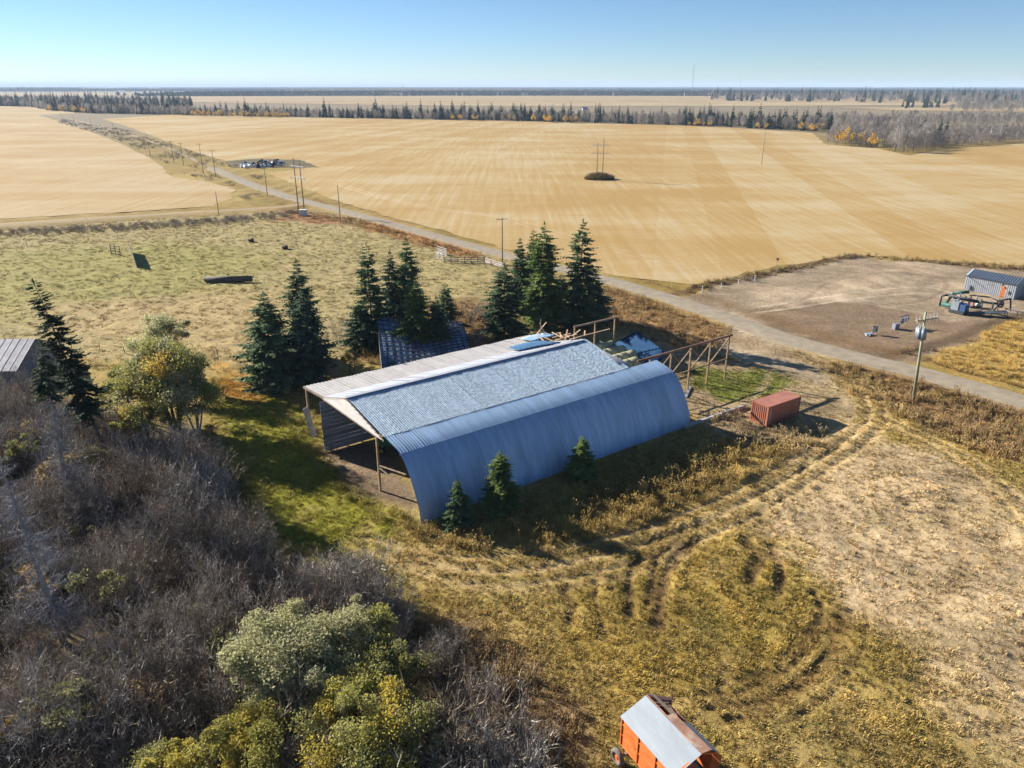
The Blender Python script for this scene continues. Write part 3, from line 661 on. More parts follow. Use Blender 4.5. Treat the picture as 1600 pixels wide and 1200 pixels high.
def text(body, size, par, loc, rot, m, name='lettering', ext=.002):
    cu = bpy.data.curves.new(name, 'FONT'); cu.body = body; cu.size = size; cu.extrude = ext; cu.align_x = 'CENTER'; cu.align_y = 'CENTER'
    cu.materials.append(m); ob = bpy.data.objects.new(name, cu); COL.objects.link(ob); ob.parent = par; bpy.context.view_layer.update(); me = bpy.data.meshes.new_from_object(ob.evaluated_get(bpy.context.evaluated_depsgraph_get())); bpy.data.objects.remove(ob); return link(name, me, par, loc, rot)
for i, ch in enumerate('COCL'): text(ch, .56, CT, (.42, -.02, 2.12-i*.5), (math.pi/2, 0, 0), M_lett)
for i, ch in enumerate('TT'): text(ch, .4, CT, (5.3, -.02, 2.1-i*.45), (math.pi/2, 0, 0), M_lett)

# ------------------------------------------------------------------ orange harvest wagon
wx, wy = G(973, 1120, 3.25)
WG = thing('harvest_wagon', 'orange box wagon with rusting silver roof at the bottom edge of the picture', 'wagon', (wx, wy, 0), R(-60.5))
M_or = mat('orange_paint', (.62, .16, .04), .65, .25, 2.2, orand=.06, rust=(.26, .11, .06), rust_amt=.42); M_silver = mat('silver_roof', (.34, .38, .41), .5, .08, .7, metal=.35, bump=.03, stretch=(.5, 1.5, 1), rust=(.27, .29, .30), rust_amt=.46)
M_rust = mat('rusty_plate', (.36, .20, .13), .85, .25, 2, rust=(.48, .36, .26), rust_amt=.5); M_black = mat('black_gap', (.012, .012, .012), .9, 0, 1)
WL = 4.6
# x forward (towards lower right), y to the right-hand side is negative => build with width along +Y (pointing up-right)
WW = 3.0; EZ = 3.25; RZ = 3.95; b0 = 1.75; b1 = 2.2
for k in range(3):
    xa, xb = WL*k/3, WL*(k+1)/3-.03
    MB().box(((xa+xb)/2, .02, 1.95+.2), (xb-xa, .05, 2.1)).obj('side_panel', M_or, WG)
    MB().box(((xa+xb)/2, WW-.02, 2.3), (xb-xa, .05, 1.7)).obj('side_panel', M_or, WG)
for x in (0, WL/3, 2*WL/3, WL-.03): MB().box((x, -.03, 2.15), (.08, .08, 2.15)).obj('rib', M_or, WG)
for z in (1.12, 1.95, 2.75): MB().box((WL/2, -.03, z), (WL, .05, .05)).obj('rail', M_or, WG)
MB().box((0, WW/2, 2.1), (.05, WW-.1, 2.1)).obj('rear_panel', M_or, WG)
MB().box((WL/2, WW/2, 1.1), (WL, WW-.1, .1)).obj('floor', M_rust, WG)
MB().quad((-.1, -.12, EZ), (WL+.12, -.12, EZ), (WL+.12, b0, RZ), (-.1, b0, RZ)).obj('roof_sheet', M_silver, WG).modifiers.new('t', 'SOLIDIFY').thickness = .03
MB().quad((-.1, b0+.02, RZ+.01), (WL+.1, b0+.02, RZ+.01), (WL+.1, b0+.12, RZ+.01), (-.1, b0+.12, RZ+.01)).obj('ridge_strip', M_rust, WG)
MB().quad((1.7, b0+.12, RZ), (WL+.1, b0+.12, RZ), (WL+.1, b1+.35, RZ-.12), (1.7, b1+.2, RZ-.1)).obj('roof_plate', M_rust, WG).modifiers.new('t', 'SOLIDIFY').thickness = .03
MB().quad((-.1, b0+.4, RZ-.05), (1.7, b0+.4, RZ-.05), (1.7, b1+.5, RZ-.35), (-.1, b0+.65, RZ-.2)).obj('roof_plate', mat('tan_plate', (.46, .33, .22), .85, .2, 3, rust=(.3, .16, .1), rust_amt=.4), WG)
MB().quad((2.4, b1+.25, RZ-.12), (WL+.1, b1+.35, RZ-.12), (WL+.1, WW+.1, EZ+.1), (2.4, WW+.1, EZ+.1)).obj('roof_sheet', M_silver, WG).modifiers.new('t', 'SOLIDIFY').thickness = .03
MB().bar((.6, b0+.1, RZ-.02), (.6, WW, EZ+.1), .08).bar((.85, b0+.1, RZ-.02), (.85, WW, EZ+.1), .06).bar((-.05, b0, RZ-.04), (-.05, WW, EZ), .08).bar((-.05, WW, EZ), (WL, WW, EZ), .08).obj('roof_frame', M_rust, WG)
MB().tube((-.35, 2.1, 3.2), (.5, 3.3, 3.1), .35, .35, 10).obj('hopper', mat('dark_rust', (.09, .05, .05), .8, .2, 3), WG)
MB().quad((WL+.02, 0, 1.1), (WL+.02, WW, 1.1), (WL+.02, WW, 1.7), (WL+.02, 0, 1.7)).obj('front_panel', M_or, WG).modifiers.new('t', 'SOLIDIFY').thickness = .05
MB().bar((WL, 0, 1.1), (WL, 0, EZ), .12).bar((WL, WW, 1.1), (WL, WW, EZ), .12).bar((WL, 0, EZ), (WL, b0, RZ-.06), .1).bar((WL, b0, RZ-.06), (WL, WW, EZ), .1).bar((WL+.3, 2.3, 1.2), (WL+.1, 3.1, 3.2), .5, .06).obj('front_frame', M_or, WG)
MB().box((WL/2, .8, .85), (WL+.4, .14, .2)).box((WL/2, 2.5, .85), (WL+.4, .14, .2)).box((.5, WW/2, .75), (.14, WW+.5, .14)).box((WL-.7, WW/2, .75), (.14, WW, .14)).obj('chassis', M_rust, WG)
M_tyre2 = mat('dusty_tyre', (.14, .13, .12), .95, .3, 9, bump=.01)
for x, y in ((.3, -.42), (.5, WW+.15), (WL-.7, .1), (WL-.7, WW-.1)):
    e = MB().ring((x, y, .55), (0, 1, 0), .40, .15, 24, 8).obj('wheel', M_tyre2, WG, True)
    MB().tube((x, y-.06, .55), (x, y+.06, .55), .3, n=16).tube((x, y-.12, .55), (x, y+.12, .55), .09, n=8).obj('rim', M_or, e)

# ================================================================== POWER POLES
M_pole = mat('pole_wood', (.24, .20, .15), .9, .25, 2, orand=.12, spec=.1, stretch=(1, 1, .2))
M_polegreen = mat('treated_pole', (.30, .30, .20), .85, .25, 2, spec=.1, stretch=(1, 1, .2))
M_grey = mat('grey_enamel', (.21, .24, .28), .45, .08, 2, metal=.2)
M_ins = mat('porcelain', (.50, .50, .50), .3, .1, 4)
M_wire = mat('wire', (.30, .29, .28), .5, 0, 1, metal=.6)
def pole(px, top, lab, arm=1, arml=2.4, lean=None, m=None, armrot=.3, grp='wooden power poles along the road', r=.15):
    x, y = G(*px); h, dx = HT(px, top); z = gz(x, y) if y < 400 else 0
    P = thing('power_pole', lab, 'power pole', (x, y, z-.1), 0, grp)
    if lean is not None: P.rotation_euler = (0, lean, 0)
    MB().tube((0, 0, 0), (0, 0, h), r, r*.65, 8).obj('post', m or M_pole, P, True)
    for k in range(arm):
        z_ = h-.35-k*1.1; ca, sa = math.cos(armrot), math.sin(armrot)
        c = MB().bar((-arml/2*ca, -arml/2*sa-.14, z_), (arml/2*ca, arml/2*sa-.14, z_), .1, .13).obj('crossarm', m or M_pole, P)
        for t in (-.46, -.2, .46): MB().tube((arml*t*ca, arml*t*sa-.14, z_+.06), (arml*t*ca, arml*t*sa-.14, z_+.28), .05, .03, 6).obj('insulator', M_ins, c)
    return P, h
single = [((235, 244), (231, 208), 'power pole standing alone left of the pair of poles with crossarms', 0),
          ((272, 255), (266, 220), 'left of the two close power poles beyond the field corner', 1), ((287, 258), (281, 223), 'right of the two close power poles beyond the field corner', 1),
          ((318, 271), (309, 223), 'tall power pole with a crossarm left of the far gravel road', 1), ((337, 276), (330, 233), 'power pole with a thin crossarm next to the far gravel road', 1),
          ((418, 306), (413, 262), 'bare power pole in front of the heap of white wraps', 0), ((342, 335), (338, 296), 'short bare pole at the tip of the left stubble field', 0),
          ((532, 345), (526, 286), 'bare power pole at the roadside right of the crossroads', 0), ((785, 412), (785, 337), 'power pole with a small crossarm behind the spruces by the barn', 1),
          ((1190, 257), (1195, 205), 'lone slim pole in the right part of the wide stubble field', 0),
          ((117, 196), (114, 181), 'second farthest pole of the row running to the tree line', 0), ((97, 189), (96, 176), 'farthest pole of the row running to the tree line', 0),
          ((144, 202), (141, 184), 'faint pole far up the row, left of the scrubby strip', 0), ((180, 217), (176, 192), 'faint pole in the middle of the scrubby strip of the far row', 0)]
PT = {}
for b, t, lab, a in single:
    P, h = pole(b, t, lab, a, 2.6 if a else 0); PT[b] = (P.location.x, P.location.y, h)
# two-pole structures
def hframe(b1, b2, t1, t2, lab, ins=M_pole, spread=2.4):
    x1, y1 = G(*b1); x2, y2 = G(*b2); h, _ = HT(b1, t1); h2_, _ = HT(b2, t2)
    P = thing('double_power_pole', lab, 'power pole', (x1, y1, 0)); dx, dy = x2-x1, y2-y1
    MB().tube((0, 0, 0), (0, 0, h), .2, .13, 8).obj('post', ins, P, True); MB().tube((dx, dy, 0), (dx, dy, h2_), .2, .13, 8).obj('post', ins, P, True)
    Hm = min(h, h2_)
    for z_ in (Hm-1.2, Hm-4.5):
        L = math.hypot(dx, dy); ux, uy = dx/L, dy/L
        c = MB().bar((-ux*spread, -uy*spread-.2, z_), (dx+ux*spread, dy+uy*spread-.2, z_), .14, .2).obj('crossarm', M_ins, P)
        for t in (-spread, -spread/2, L/2, L+spread/2, L+spread): MB().tube((ux*t, uy*t-.2, z_-.1), (ux*t, uy*t-.2, z_-.8), .1, .1, 6).obj('insulator', M_ins, c)
    return P
hframe((467, 332), (476, 334), (458, 247), (467, 254), 'tall double power pole with white insulators at the crossroads')
hframe((932, 281), (941, 281), (934, 222), (945, 215), 'double power pole on a dark weedy patch in the middle of the stubble field')
hframe((1396, 236), (1403, 236), (1398, 197), (1406, 197), 'pale double power pole in front of the bare wood on the right', M_ins, 1.5)
hframe((1545, 222), (1560, 221), (1547, 197), (1562, 197), 'pale wide double power pole over the dark wood near the right edge', M_ins, 9)
# near pole with three transformers
x, y = G(1427, 627); h, dx = HT((1427, 627), (1447, 487))
NP = thing('transformer_pole', 'leaning greenish pole with three grey transformers beside the gravel road', 'power pole', (x, y, gz(x, y)-.2)); NP.rotation_euler = (0, math.atan2(dx, h), 0)
h += .2
MB().tube((0, 0, 0), (0, 0, h), .2, .13, 12).obj('post', M_polegreen, NP, True)
for k, a in enumerate((2.6, 3.5, 4.4)):
    c = (.52*math.cos(a), .52*math.sin(a), 0)
    t = MB().tube((c[0], c[1], h-3.4), (c[0], c[1], h-2.05), .33, .33, 16).tube((c[0], c[1], h-2.05), (c[0], c[1], h-1.95), .33, .2, 16).obj('transformer', M_grey, NP, True)
    MB().tube((c[0], c[1], h-1.97), (c[0], c[1], h-1.6), .07, .04, 8).tube((c[0]+.13, c[1], h-1.97), (c[0]+.13, c[1], h-1.7), .05, .03, 8).obj('bushing', M_ins, t)
ca = MB().bar((-1.1, -.2, h-1.0), (1.9, .5, h-1.0), .12, .15).bar((-1.1, .05, h-1.0), (1.9, .75, h-1.0), .12, .15).obj('crossarm', M_polegreen, NP)
for k in range(7):
    q = k/6; MB().tube((-1.05+2.9*q, .0+.68*q, h-.95), (-1.05+2.9*q, .68*q-.05, h-.5), .05, .05, 6).tube((-1.05+2.9*q, .68*q-.25, h-.8), (-1.0+2.9*q, .68*q-.3, h-1.3), .04, .05, 6).obj('insulator', M_ins, ca)
MB().bar((0, -.2, h-3.2), (0, -.2, h-3.1), .5, .1).obj('bracket', M_grey, NP)
# wires
def wire(name, a, b, sag, lab, grp=None, r=.010):
    P = [Vector(a)*(1-t)+Vector(b)*t-Vector((0, 0, sag*4*t*(1-t))) for t in np.linspace(0, 1, 17)]
    ob = MB().poly(P, r, 4).obj(name, M_wire); tag(ob, lab, 'wire', grp)
pA = PT[(785, 412)]; pB = PT[(532, 345)]
for k, o in enumerate((-1.1, 1.1)):
    wire('power_line', (pB[0]+o, pB[1], pB[2]-.1), (pA[0]+o, pA[1]+o*.3-.14, pA[2]-.1), 1.5, ('nearer', 'farther')[k]+' wire strung between the roadside pole and the pole behind the spruces', 'wires along the gravel road')
    wire('power_line', (pA[0]+o, pA[1]+o*.3-.14, pA[2]-.1), (x+1+o, y+.3, h-.6), 1.6, ('left', 'right')[k]+' wire sagging from the pole behind the spruces to the transformer pole', 'wires along the gravel road')

# ================================================================== WELL SITE ON THE RIGHT
ax, ay = G(1505, 452); bx_, by_ = G(1584, 468); haz = math.atan2(by_-ay, bx_-ax); HL = math.hypot(bx_-ax, by_-ay)
BH = thing('site_building', 'long grey ribbed-metal building with an orange door on the gravel site', 'building', (ax, ay, 0), haz)
M_rib = mat('grey_ribbed_steel', (.34, .36, .39), .55, .08, 1, metal=.2, orand=.06); M_roofl = mat('light_roof_sheet', (.42, .55, .68), .45, .06, 1, metal=.25); M_trim = mat('dark_trim', (.05, .06, .08), .6, .1, 2)
BD, BHt, BR = 4.2, 2.9, 3.9
for k in range(26):
    xa = HL*k/26; w = HL/26
    if 18.5 < k < 21: continue
    MB().box((xa+w/2, -.04, BHt/2), (w*.62, .14, BHt)).box((xa+w, .02, BHt/2), (w*.3, .04, BHt)).obj('wall_panel', M_rib, BH)
MB().box((HL/2, BD/2, BHt/2), (HL-.1, BD-.1, BHt-.02)).obj('body', M_rib, BH)
for k in range(19):
    w = HL/19; xa = w*k
    MB().quad((xa, -.25, BHt), (xa+w*.97, -.25, BHt), (xa+w*.97, BD/2, BR), (xa, BD/2, BR)).obj('roof_sheet', M_roofl, BH).modifiers.new('t', 'SOLIDIFY').thickness = .03
    MB().bar((xa+w*.98, -.26, BHt+.06), (xa+w*.98, BD/2, BR+.06), w*.42, .1).obj('roof_rib', M_trim, BH)
MB().quad((0, BD/2, BR), (HL, BD/2, BR), (HL, BD+.2, BHt), (0, BD+.2, BHt)).quad((HL, 0, BHt), (HL, BD, BHt), (HL, BD/2, BR)).quad((0, 0, BHt), (0, BD/2, BR), (0, BD, BHt)).obj('rear_roof', M_rib, BH)
MB().bar((-.1, -.28, BHt-.02), (HL+.1, -.28, BHt-.02), .12, .16).obj('gutter', M_trim, BH)
dw = HL/26; dr = MB().box((dw*20, -.06, 1.1), (1.15, .08, 2.1)).obj('door', mat('orange_door', (.42, .13, .04), .6, .1, 2), BH)
MB().tube((dw*20, -.12, 2.05), (dw*20, -.3, 2.0), .16, .16, 8).obj('lamp', mat('amber_lamp', (.6, .3, .16), .4, 0, 1), dr)
MB().box((dw*13.2, -.08, 2.0), (1.1, .06, .6)).obj('window', M_trim, BH)
MB().bar((.6, -.1, 2.7), (dw*12.3, -.1, .9), .08, .08).obj('conduit', M_trim, BH)
MB().box((dw*3, -.3, .7), (.5, .3, .8)).box((dw*22.5, -.25, 1.2), (.4, .2, .5)).obj('wall_box', M_grey, BH)
AX = thing('site_building', 'small pale building cut off by the right edge behind the ribbed one', 'building', (ax+math.cos(haz)*HL+1.8, ay+math.sin(haz)*HL+3.6, 0), haz)
MB().box((3, 2, 1.3), (5, 3.5, 2.6)).obj('wall', mat('pale_wall', (.5, .52, .5), .8, .1, 1), AX); MB().box((3, 2, 2.7), (5.4, 3.9, .2)).obj('roof', M_roofl, AX)
# pipe skid
M_dg = mat('dark_green_pipe', (.03, .10, .08), .55, .2, 2); M_dk = mat('dark_iron', (.05, .05, .06), .6, .3, 3); M_lg = mat('light_machine', (.24, .28, .31), .5, .15, 2)
sx_, sy_ = G(1468, 478); SK = thing('pipe_skid', 'dark green pipework with bent pipes on legs in front of the ribbed building', 'machinery', (sx_, sy_, 0), haz+.08)
def pipe(pts, r, m, nm='pipe'): return MB().poly([Vector(q) for q in pts], r, 8).obj(nm, m, SK, True)
pipe([(0, 0, 0), (0, 0, 1.5), (.8, .4, 1.7), (5.5, .4, 1.6), (8.5, 1.5, 1.6)], .16, M_dk); pipe([(.4, 1.4, .3), (1.2, 1.6, 1.9), (3.2, 2.2, 2.3)], .22, M_dg)
pipe([(.5, -.6, .5), (3.8, -.8, .5)], .3, M_dg, 'tank'); pipe([(1.5, .8, 1.4), (5.5, 1.2, 1.3)], .15, M_dk); pipe([(3.2, 2.6, 1.8), (6, 3.2, 1.9), (8, 3.1, 1.5)], .1, M_dk); pipe([(9, 1.5, 1.1), (14.5, 1.2, 1.1)], .09, M_dk)
pipe([(7.6, .5, .2), (8.3, 1.2, 2.2), (9.2, 2.2, 2.4), (9.8, 1.5, .9)], .12, M_dk)
for k, (px_, py_) in enumerate(((1, .4), (2.6, .4), (4.2, .4), (6, .6), (3.4, 2.4), (7.6, 2.9), (10.8, 1.5), (14.4, 1.2))): MB().bar((px_, py_, 0), (px_, py_, 1.5 if k < 6 else 1.1), .12).obj('leg', M_dk, SK)
for k in range(7): MB().tube((1+k*.8, .4+.2*(k % 2), 1.6), (1+k*.8, .4+.2*(k % 2), 2.0+.15*(k % 3)), .13, .1, 8).obj('valve', (M_dg, M_dk, M_lg)[k % 3], SK)
MB().ring((8.2, 1.4, 1.7), (.3, 1, .2), .5, .13, 14, 6).ring((7.4, .8, 1.4), (1, .4, .1), .38, .1, 14, 6).obj('hand_wheel', M_dk, SK)
ux_, uy_ = G(1497, 489); UN = thing('compressor_unit', 'blocky grey compressor unit with a dark side at the front of the pipework', 'machinery', (ux_, uy_, 0), haz)
MB().box((0, 0, .35), (2.6, 2.0, .5)).obj('base', M_dk, UN); MB().box((-.5, 0, 1.35), (1.3, 1.6, 1.5)).obj('housing', M_lg, UN); MB().box((.75, .1, 1.15), (1.0, 1.6, 1.3)).obj('radiator', mat('blue_grille', (.04, .09, .2), .6, .2, 3), UN)
MB().tube((-.6, .3, 2.1), (-.6, .3, 2.5), .14).tube((.1, -.4, 2.1), (.3, -.4, 2.35), .12).tube((-.9, -.3, 2.1), (-.9, -.3, 2.3), .2).obj('cap', M_lg, UN)
for px_ in (1517, 1528):
    qx, qy = G(px_, 480); t = thing('valve_block', ('small rusty pink valve block between the compressor unit and the white tank', 'small pale tank at the foot of the dark pipework')[px_ == 1528], 'machinery', (qx, qy, 0), haz)
    MB().box((0, 0, .15), (1, .8, .25)).obj('base', M_dk, t)
    if px_ == 1517: MB().box((0, 0, .7), (.7, .5, .8)).tube((-.2, 0, 1.1), (-.2, 0, 1.4), .12).tube((.25, 0, 1.1), (.25, 0, 1.3), .1).obj('valves', mat('pink_rust', (.4, .2, .17), .7, .3, 5), t)
    else: MB().tube((0, 0, .2), (0, 0, 1.0), .45, .45, 14).tube((0, 0, 1.0), (0, 0, 1.15), .45, .15, 14).obj('tank', mat('mint_tank', (.5, .6, .54), .5, .05, 2), t, True)
rx, ry = G(1503, 492); RP = thing('loading_ramp', 'low dark steel ramp rising to the right beside the compressor unit', 'ramp', (rx, ry, 0), haz+.62)
MB().quad((0, 0, .1), (7, 0, 1.1), (7, 1.6, 1.1), (0, 1.6, .1)).obj('deck', M_trim, RP).modifiers.new('t', 'SOLIDIFY').thickness = .12
for px_ in (2, 4.5, 6.9): MB().bar((px_, .1, 0), (px_, .1, px_/7), .1).bar((px_, 1.5, 0), (px_, 1.5, px_/7), .1).obj('leg', M_dk, RP)
SK.scale = (1.12, 1.12, 1.3); UN.scale = (1.0, 1.0, 1.0)
# electrical racks
def rack(b, w, h_, rz, lab, boxes):
    X_, Y_ = G(*b); t = thing('electrical_rack', lab, 'electrical rack', (X_, Y_, 0), rz)
    for k in (0, w): MB().bar((k, 0, 0), (k, 0, h_+.3), .1).obj('post', M_pole, t)
    MB().box((w/2, 0, h_-.1), (w+.3, .06, .12)).box((w/2, 0, h_*.55), (w+.3, .06, .12)).obj('rail', M_trim, t)
    for (a, z_, bw_, bh_) in boxes: MB().box((a, -.18, z_), (bw_, .3, bh_)).obj('meter_box', M_grey, t)
rack((1404, 513), 2.2, 2.1, .55, 'larger electrical rack with several grey boxes on the bare ground', ((.4, 1.3, .5, .9), (1.1, 1.4, .5, .7), (1.8, 1.5, .45, .6)))
rack((1362, 523), .9, 1.5, .3, 'small electrical rack with one white box near the road', ((.45, .95, .6, .9),))
X_, Y_ = G(1399, 514); ob = MB().box((0, 0, .45), (.9, .7, .9)).box((0, 0, .93), (1.0, .8, .08)).box((.0, -.37, .45), (.06, .03, .7)).obj('electrical_cabinet', M_grey, None, loc=(X_, Y_, 0), rot=(0, 0, .3)); tag(ob, 'squat grey cabinet standing left of the larger electrical rack', 'cabinet')
X_, Y_ = G(1357, 524); ob = MB().box((0, 0, .3), (1.3, .5, .12)).box((-.4, 0, .15), (.2, .4, .3)).box((.4, 0, .15), (.2, .4, .3)).obj('equipment_tray', mat('blue_grey_tray', (.3, .4, .52), .5, .1, 2), None, loc=(X_, Y_, 0), rot=(0, 0, .3)); tag(ob, 'low blue-grey tray on feet beside the small electrical rack', 'tray')
# white marker posts
for k, (px_, py_, h_) in enumerate(((1097, 459, 1.5), (1127, 449, .8), (1154, 443, .8), (1179, 440, 1.3))):
    X_, Y_ = G(px_, py_); ob = MB().tube((0, 0, 0), (0, 0, h_), .09, .08, 8).tube((0, 0, h_), (0, 0, h_+.08), .11, .05, 8).obj('marker_post', mat('marker_white', (.7, .7, .7), .6, .05, 2), None, loc=(X_, Y_, gz(X_, Y_)))
    tag(ob, ('tallest white marker post, nearest the gravel road', 'short white marker post second from the road', 'short white marker post third from the road', 'white marker post farthest from the road, on the weedy bank')[k], 'marker post', 'white marker posts on the weedy bank')
X_, Y_ = G(1213, 420); ob = MB().tube((0, 0, 0), (0, 0, 2.2), .06, .05, 6).box((0, -.05, 2.2), (.6, .05, .5)).obj('sign_post', M_pole, None, loc=(X_, Y_, 0)); tag(ob, 'thin sign post at the edge of the stubble above the gravel site', 'sign')

# ================================================================== PASTURE THINGS
def plank_fence(b1, b2, lab, nm, cat, H=1.6, post_n=5, rails=4, m=M_greyboard, solid=False, lean=0, w=.14):
    x1, y1 = G(*b1); x2, y2 = G(*b2); t = thing(nm, lab, cat, (x1, y1, gz(x1, y1)), math.atan2(y2-y1, x2-x1)); L = math.hypot(x2-x1, y2-y1); t.rotation_euler.x = lean
    for k in range(post_n): MB().bar((L*k/(post_n-1), .06, -.2), (L*k/(post_n-1)+rnd.uniform(-.08, .08), .06, H+rnd.uniform(-.1, .15)), .14).obj('post', M_wood, t)
    if solid:
        n_ = int(L/.28)
        for k in range(n_): MB().box((L*(k+.5)/n_, 0, H/2+rnd.uniform(-.06, .06)), (.24, .05, H)).obj('board', m, t)
    else:
        for k in range(rails): z_ = H*(k+.6)/rails; MB().bar((-.1, 0, z_+rnd.uniform(-.05, .05)), (L+.1, 0, z_+rnd.uniform(-.05, .05)), .05, w).obj('rail', m, t)
    return t
plank_fence((174, 398), (188, 400), 'short slatted livestock gate standing alone in the left pasture', 'livestock_gate', 'gate', 2.4, 3, 4)
plank_fence((205, 395), (214, 418), 'grey solid board windbreak panel leaning in the left pasture', 'windbreak_panel', 'fence panel', 2.6, 4, solid=True, lean=.1)
M_wf = mat('white_rail', (.55, .53, .52), .85, .15, 2, orand=.15)
plank_fence((680, 404), (693, 407), 'pale slatted cattle chute side at the left end of the corral', 'cattle_chute', 'cattle chute', 1.9, 3, 5, M_wf)
plank_fence((684, 396), (698, 400), 'pale slatted far side of the cattle chute', 'cattle_chute', 'cattle chute', 1.9, 3, 5, M_wf)
plank_fence((694, 411), (757, 411), 'long low corral fence with grey rails beside the gravel road', 'corral_fence', 'fence', 1.3, 7, 3, M_greyboard)
plank_fence((757, 409), (786, 418), 'short pale end of the corral fence running to the spruces', 'corral_fence', 'fence', 1.3, 4, 3, M_wf)
x1, y1 = G(320, 441); x2, y2 = G(395, 440); RL = thing('land_roller', 'long dark cylindrical roller in a thin frame lying in the pasture', 'land roller', (x1, y1, 0), math.atan2(y2-y1, x2-x1)); L = math.hypot(x2-x1, y2-y1)
MB().tube((.1, 0, .62), (L-.1, 0, .62), .6, .6, 20).obj('drum', mat('dark_drum', (.085, .075, .07), .8, .25, 2), RL, True)
MB().bar((0, -.7, .8), (0, .9, .8), .1).bar((L, -.7, .8), (L, .9, .8), .1).bar((0, .9, .9), (L, .9, .9), .1).bar((L*.5, .9, .9), (L*.5, 2.0, .5), .1).bar((0, .9, 1.5), (0, .9, .8), .08).bar((L*.48, .9, 1.6), (L*.48, .9, .8), .08).bar((L, .9, 1.5), (L, .9, .8), .08).bar((0, .9, 1.5), (L, .9, 1.5), .05).obj('frame', M_wood, RL)
for k, (px_, py_) in enumerate(((393, 378), (446, 389))):
    X_, Y_ = G(px_, py_); ob = MB().box((0, 0, .3), (1.3, .9, .6), .3).box((.2, .1, .7), (.7, .6, .3), .5).box((-.5, .2, .45), (.5, .8, .4), .9).obj('black_feed_tub', M_rubber, None, loc=(X_, Y_, 0)); tag(ob, ('small black heap lying in the pasture beyond the roller', 'small dark heap in the pasture, right of the other and nearer the spruces')[k], 'heap')
X_, Y_ = G(474, 337); ob = MB().box((0, 0, .9), (2.2, 1.8, 1.8)).box((0, 0, 1.85), (2.4, 2.0, .12)).box((.3, -.92, .8), (.8, .04, 1.5)).obj('utility_box', mat('white_box', (.55, .54, .5), .7, .08, 1), None, loc=(X_, Y_, 0)); tag(ob, 'white utility cabinet at the foot of the double pole by the crossroads', 'cabinet')
# wire fence lines with posts
def wire_fence(P, lab, gap=6, H=1.1):
    P = smooth_line(P, 4); t = thing('wire_fence', lab, 'fence', (P[0][0], P[0][1], 0)); acc = 0; last = None; tops = []
    pm = MB().tube((0, 0, -.3), (0, 0, H), .07, .06, 6).mesh('post', M_wood)
    for a, b in zip(P[:-1], P[1:]):
        L = math.hypot(b[0]-a[0], b[1]-a[1]); q = 0
        while acc+(L-q) >= gap:
            q += gap-acc; acc = 0; X_ = a[0]+(b[0]-a[0])*q/L; Y_ = a[1]+(b[1]-a[1])*q/L; z_ = gz(X_, Y_)
            link('post', pm, t, (X_-P[0][0], Y_-P[0][1], z_), (rnd.uniform(-.08, .08), rnd.uniform(-.08, .08), 0)); tops.append(Vector((X_-P[0][0], Y_-P[0][1], z_)))
        acc += L-q
    m_ = MB()
    for k in (.5, .95):
        for a, b in zip(tops[:-1], tops[1:]): m_.tube(a+Vector((0, 0, k)), b+Vector((0, 0, k)), .012, .012, 3, False)
    if len(tops) > 1: m_.obj('wire', M_wire, t)
wire_fence(GP([(-150, 392), (0, 388), (120, 376), (300, 362), (440, 352)]), 'weathered wire fence across the pasture below the dirt road', 7)
wire_fence(GP([(1160, 545), (1300, 570), (1420, 592), (1500, 620), (1640, 668)]), 'wire fence in the brown weeds along the near side of the gravel road', 5)
wire_fence(GP([(60, 545), (140, 545), (260, 560), (390, 552)]), 'old fence line between the pasture and the thicket', 5)
# heap of white wraps and dark scrap on the far grass patch
hx, hy = G(408, 259); M_wrap = mat('white_wrap', (.6, .62, .66), .6, .1, 1); M_scrap = mat('dark_scrap', (.05, .05, .06), .8, .3, 1)
wm = MB().tube((-.9, 0, .8), (.9, 0, .8), .8, .8, 10).mesh('white_bale', M_wrap); sm = MB().box((0, 0, .9), (2.2, 1.4, 1.8)).box((.8, .3, 1.7), (1.2, .8, 1.0), .5).mesh('scrap', M_scrap)
for k in range(42):
    a = rnd.uniform(0, 6.28); q = math.sqrt(rnd.random()); X_, Y_ = hx+q*11*math.cos(a), hy+q*15*math.sin(a); w_ = k % 3 != 0
    ob = link('wrapped_bale' if w_ else 'scrap_heap', wm if w_ else sm, None, (X_, Y_, 0), (0, 0, rnd.uniform(0, 3)))
    tag(ob, 'white-wrapped lump in the heap on the weedy patch beyond the crossroads' if w_ else 'dark scrap among the white lumps on the weedy patch beyond the crossroads', 'bale' if w_ else 'scrap', 'white wrapped lumps in the far heap' if w_ else 'dark scrap in the far heap')

# ================================================================== VEGETATION BUILDERS
M_leaf = leafmat('leaves', .65, .42); M_needle = leafmat('needles', .8, .12); M_bark = mat('bark', (.11, .09, .075), .95, .3, 4, spec=.1); M_twig = leafmat('twigs', .9, 0)
M_barkg = mat('grey_bark', (.24, .23, .225), .95, .3, 4, spec=.1)
def nrm(v): return v/np.maximum(np.linalg.norm(v, axis=-1, keepdims=True), 1e-9)
def rhombs(B, T, Wd, lift=0.12, side=None):
    """needle or leaf sprays from base B to tip T with half width Wd"""
    n_ = len(B); D = T-B; sd_ = side if side is not None else nrm(np.cross(D, np.array([0, 0, 1.0])+rng.normal(0, .35, (n_, 3))))
    Mid = B+D*.45; Mid[:, 2] += np.linalg.norm(D, axis=1)*lift; W = Wd[:, None]*sd_
    V = np.stack([B, Mid+W, T, Mid-W], 1).reshape(-1, 3); return V, np.arange(4*n_).reshape(-1, 4)
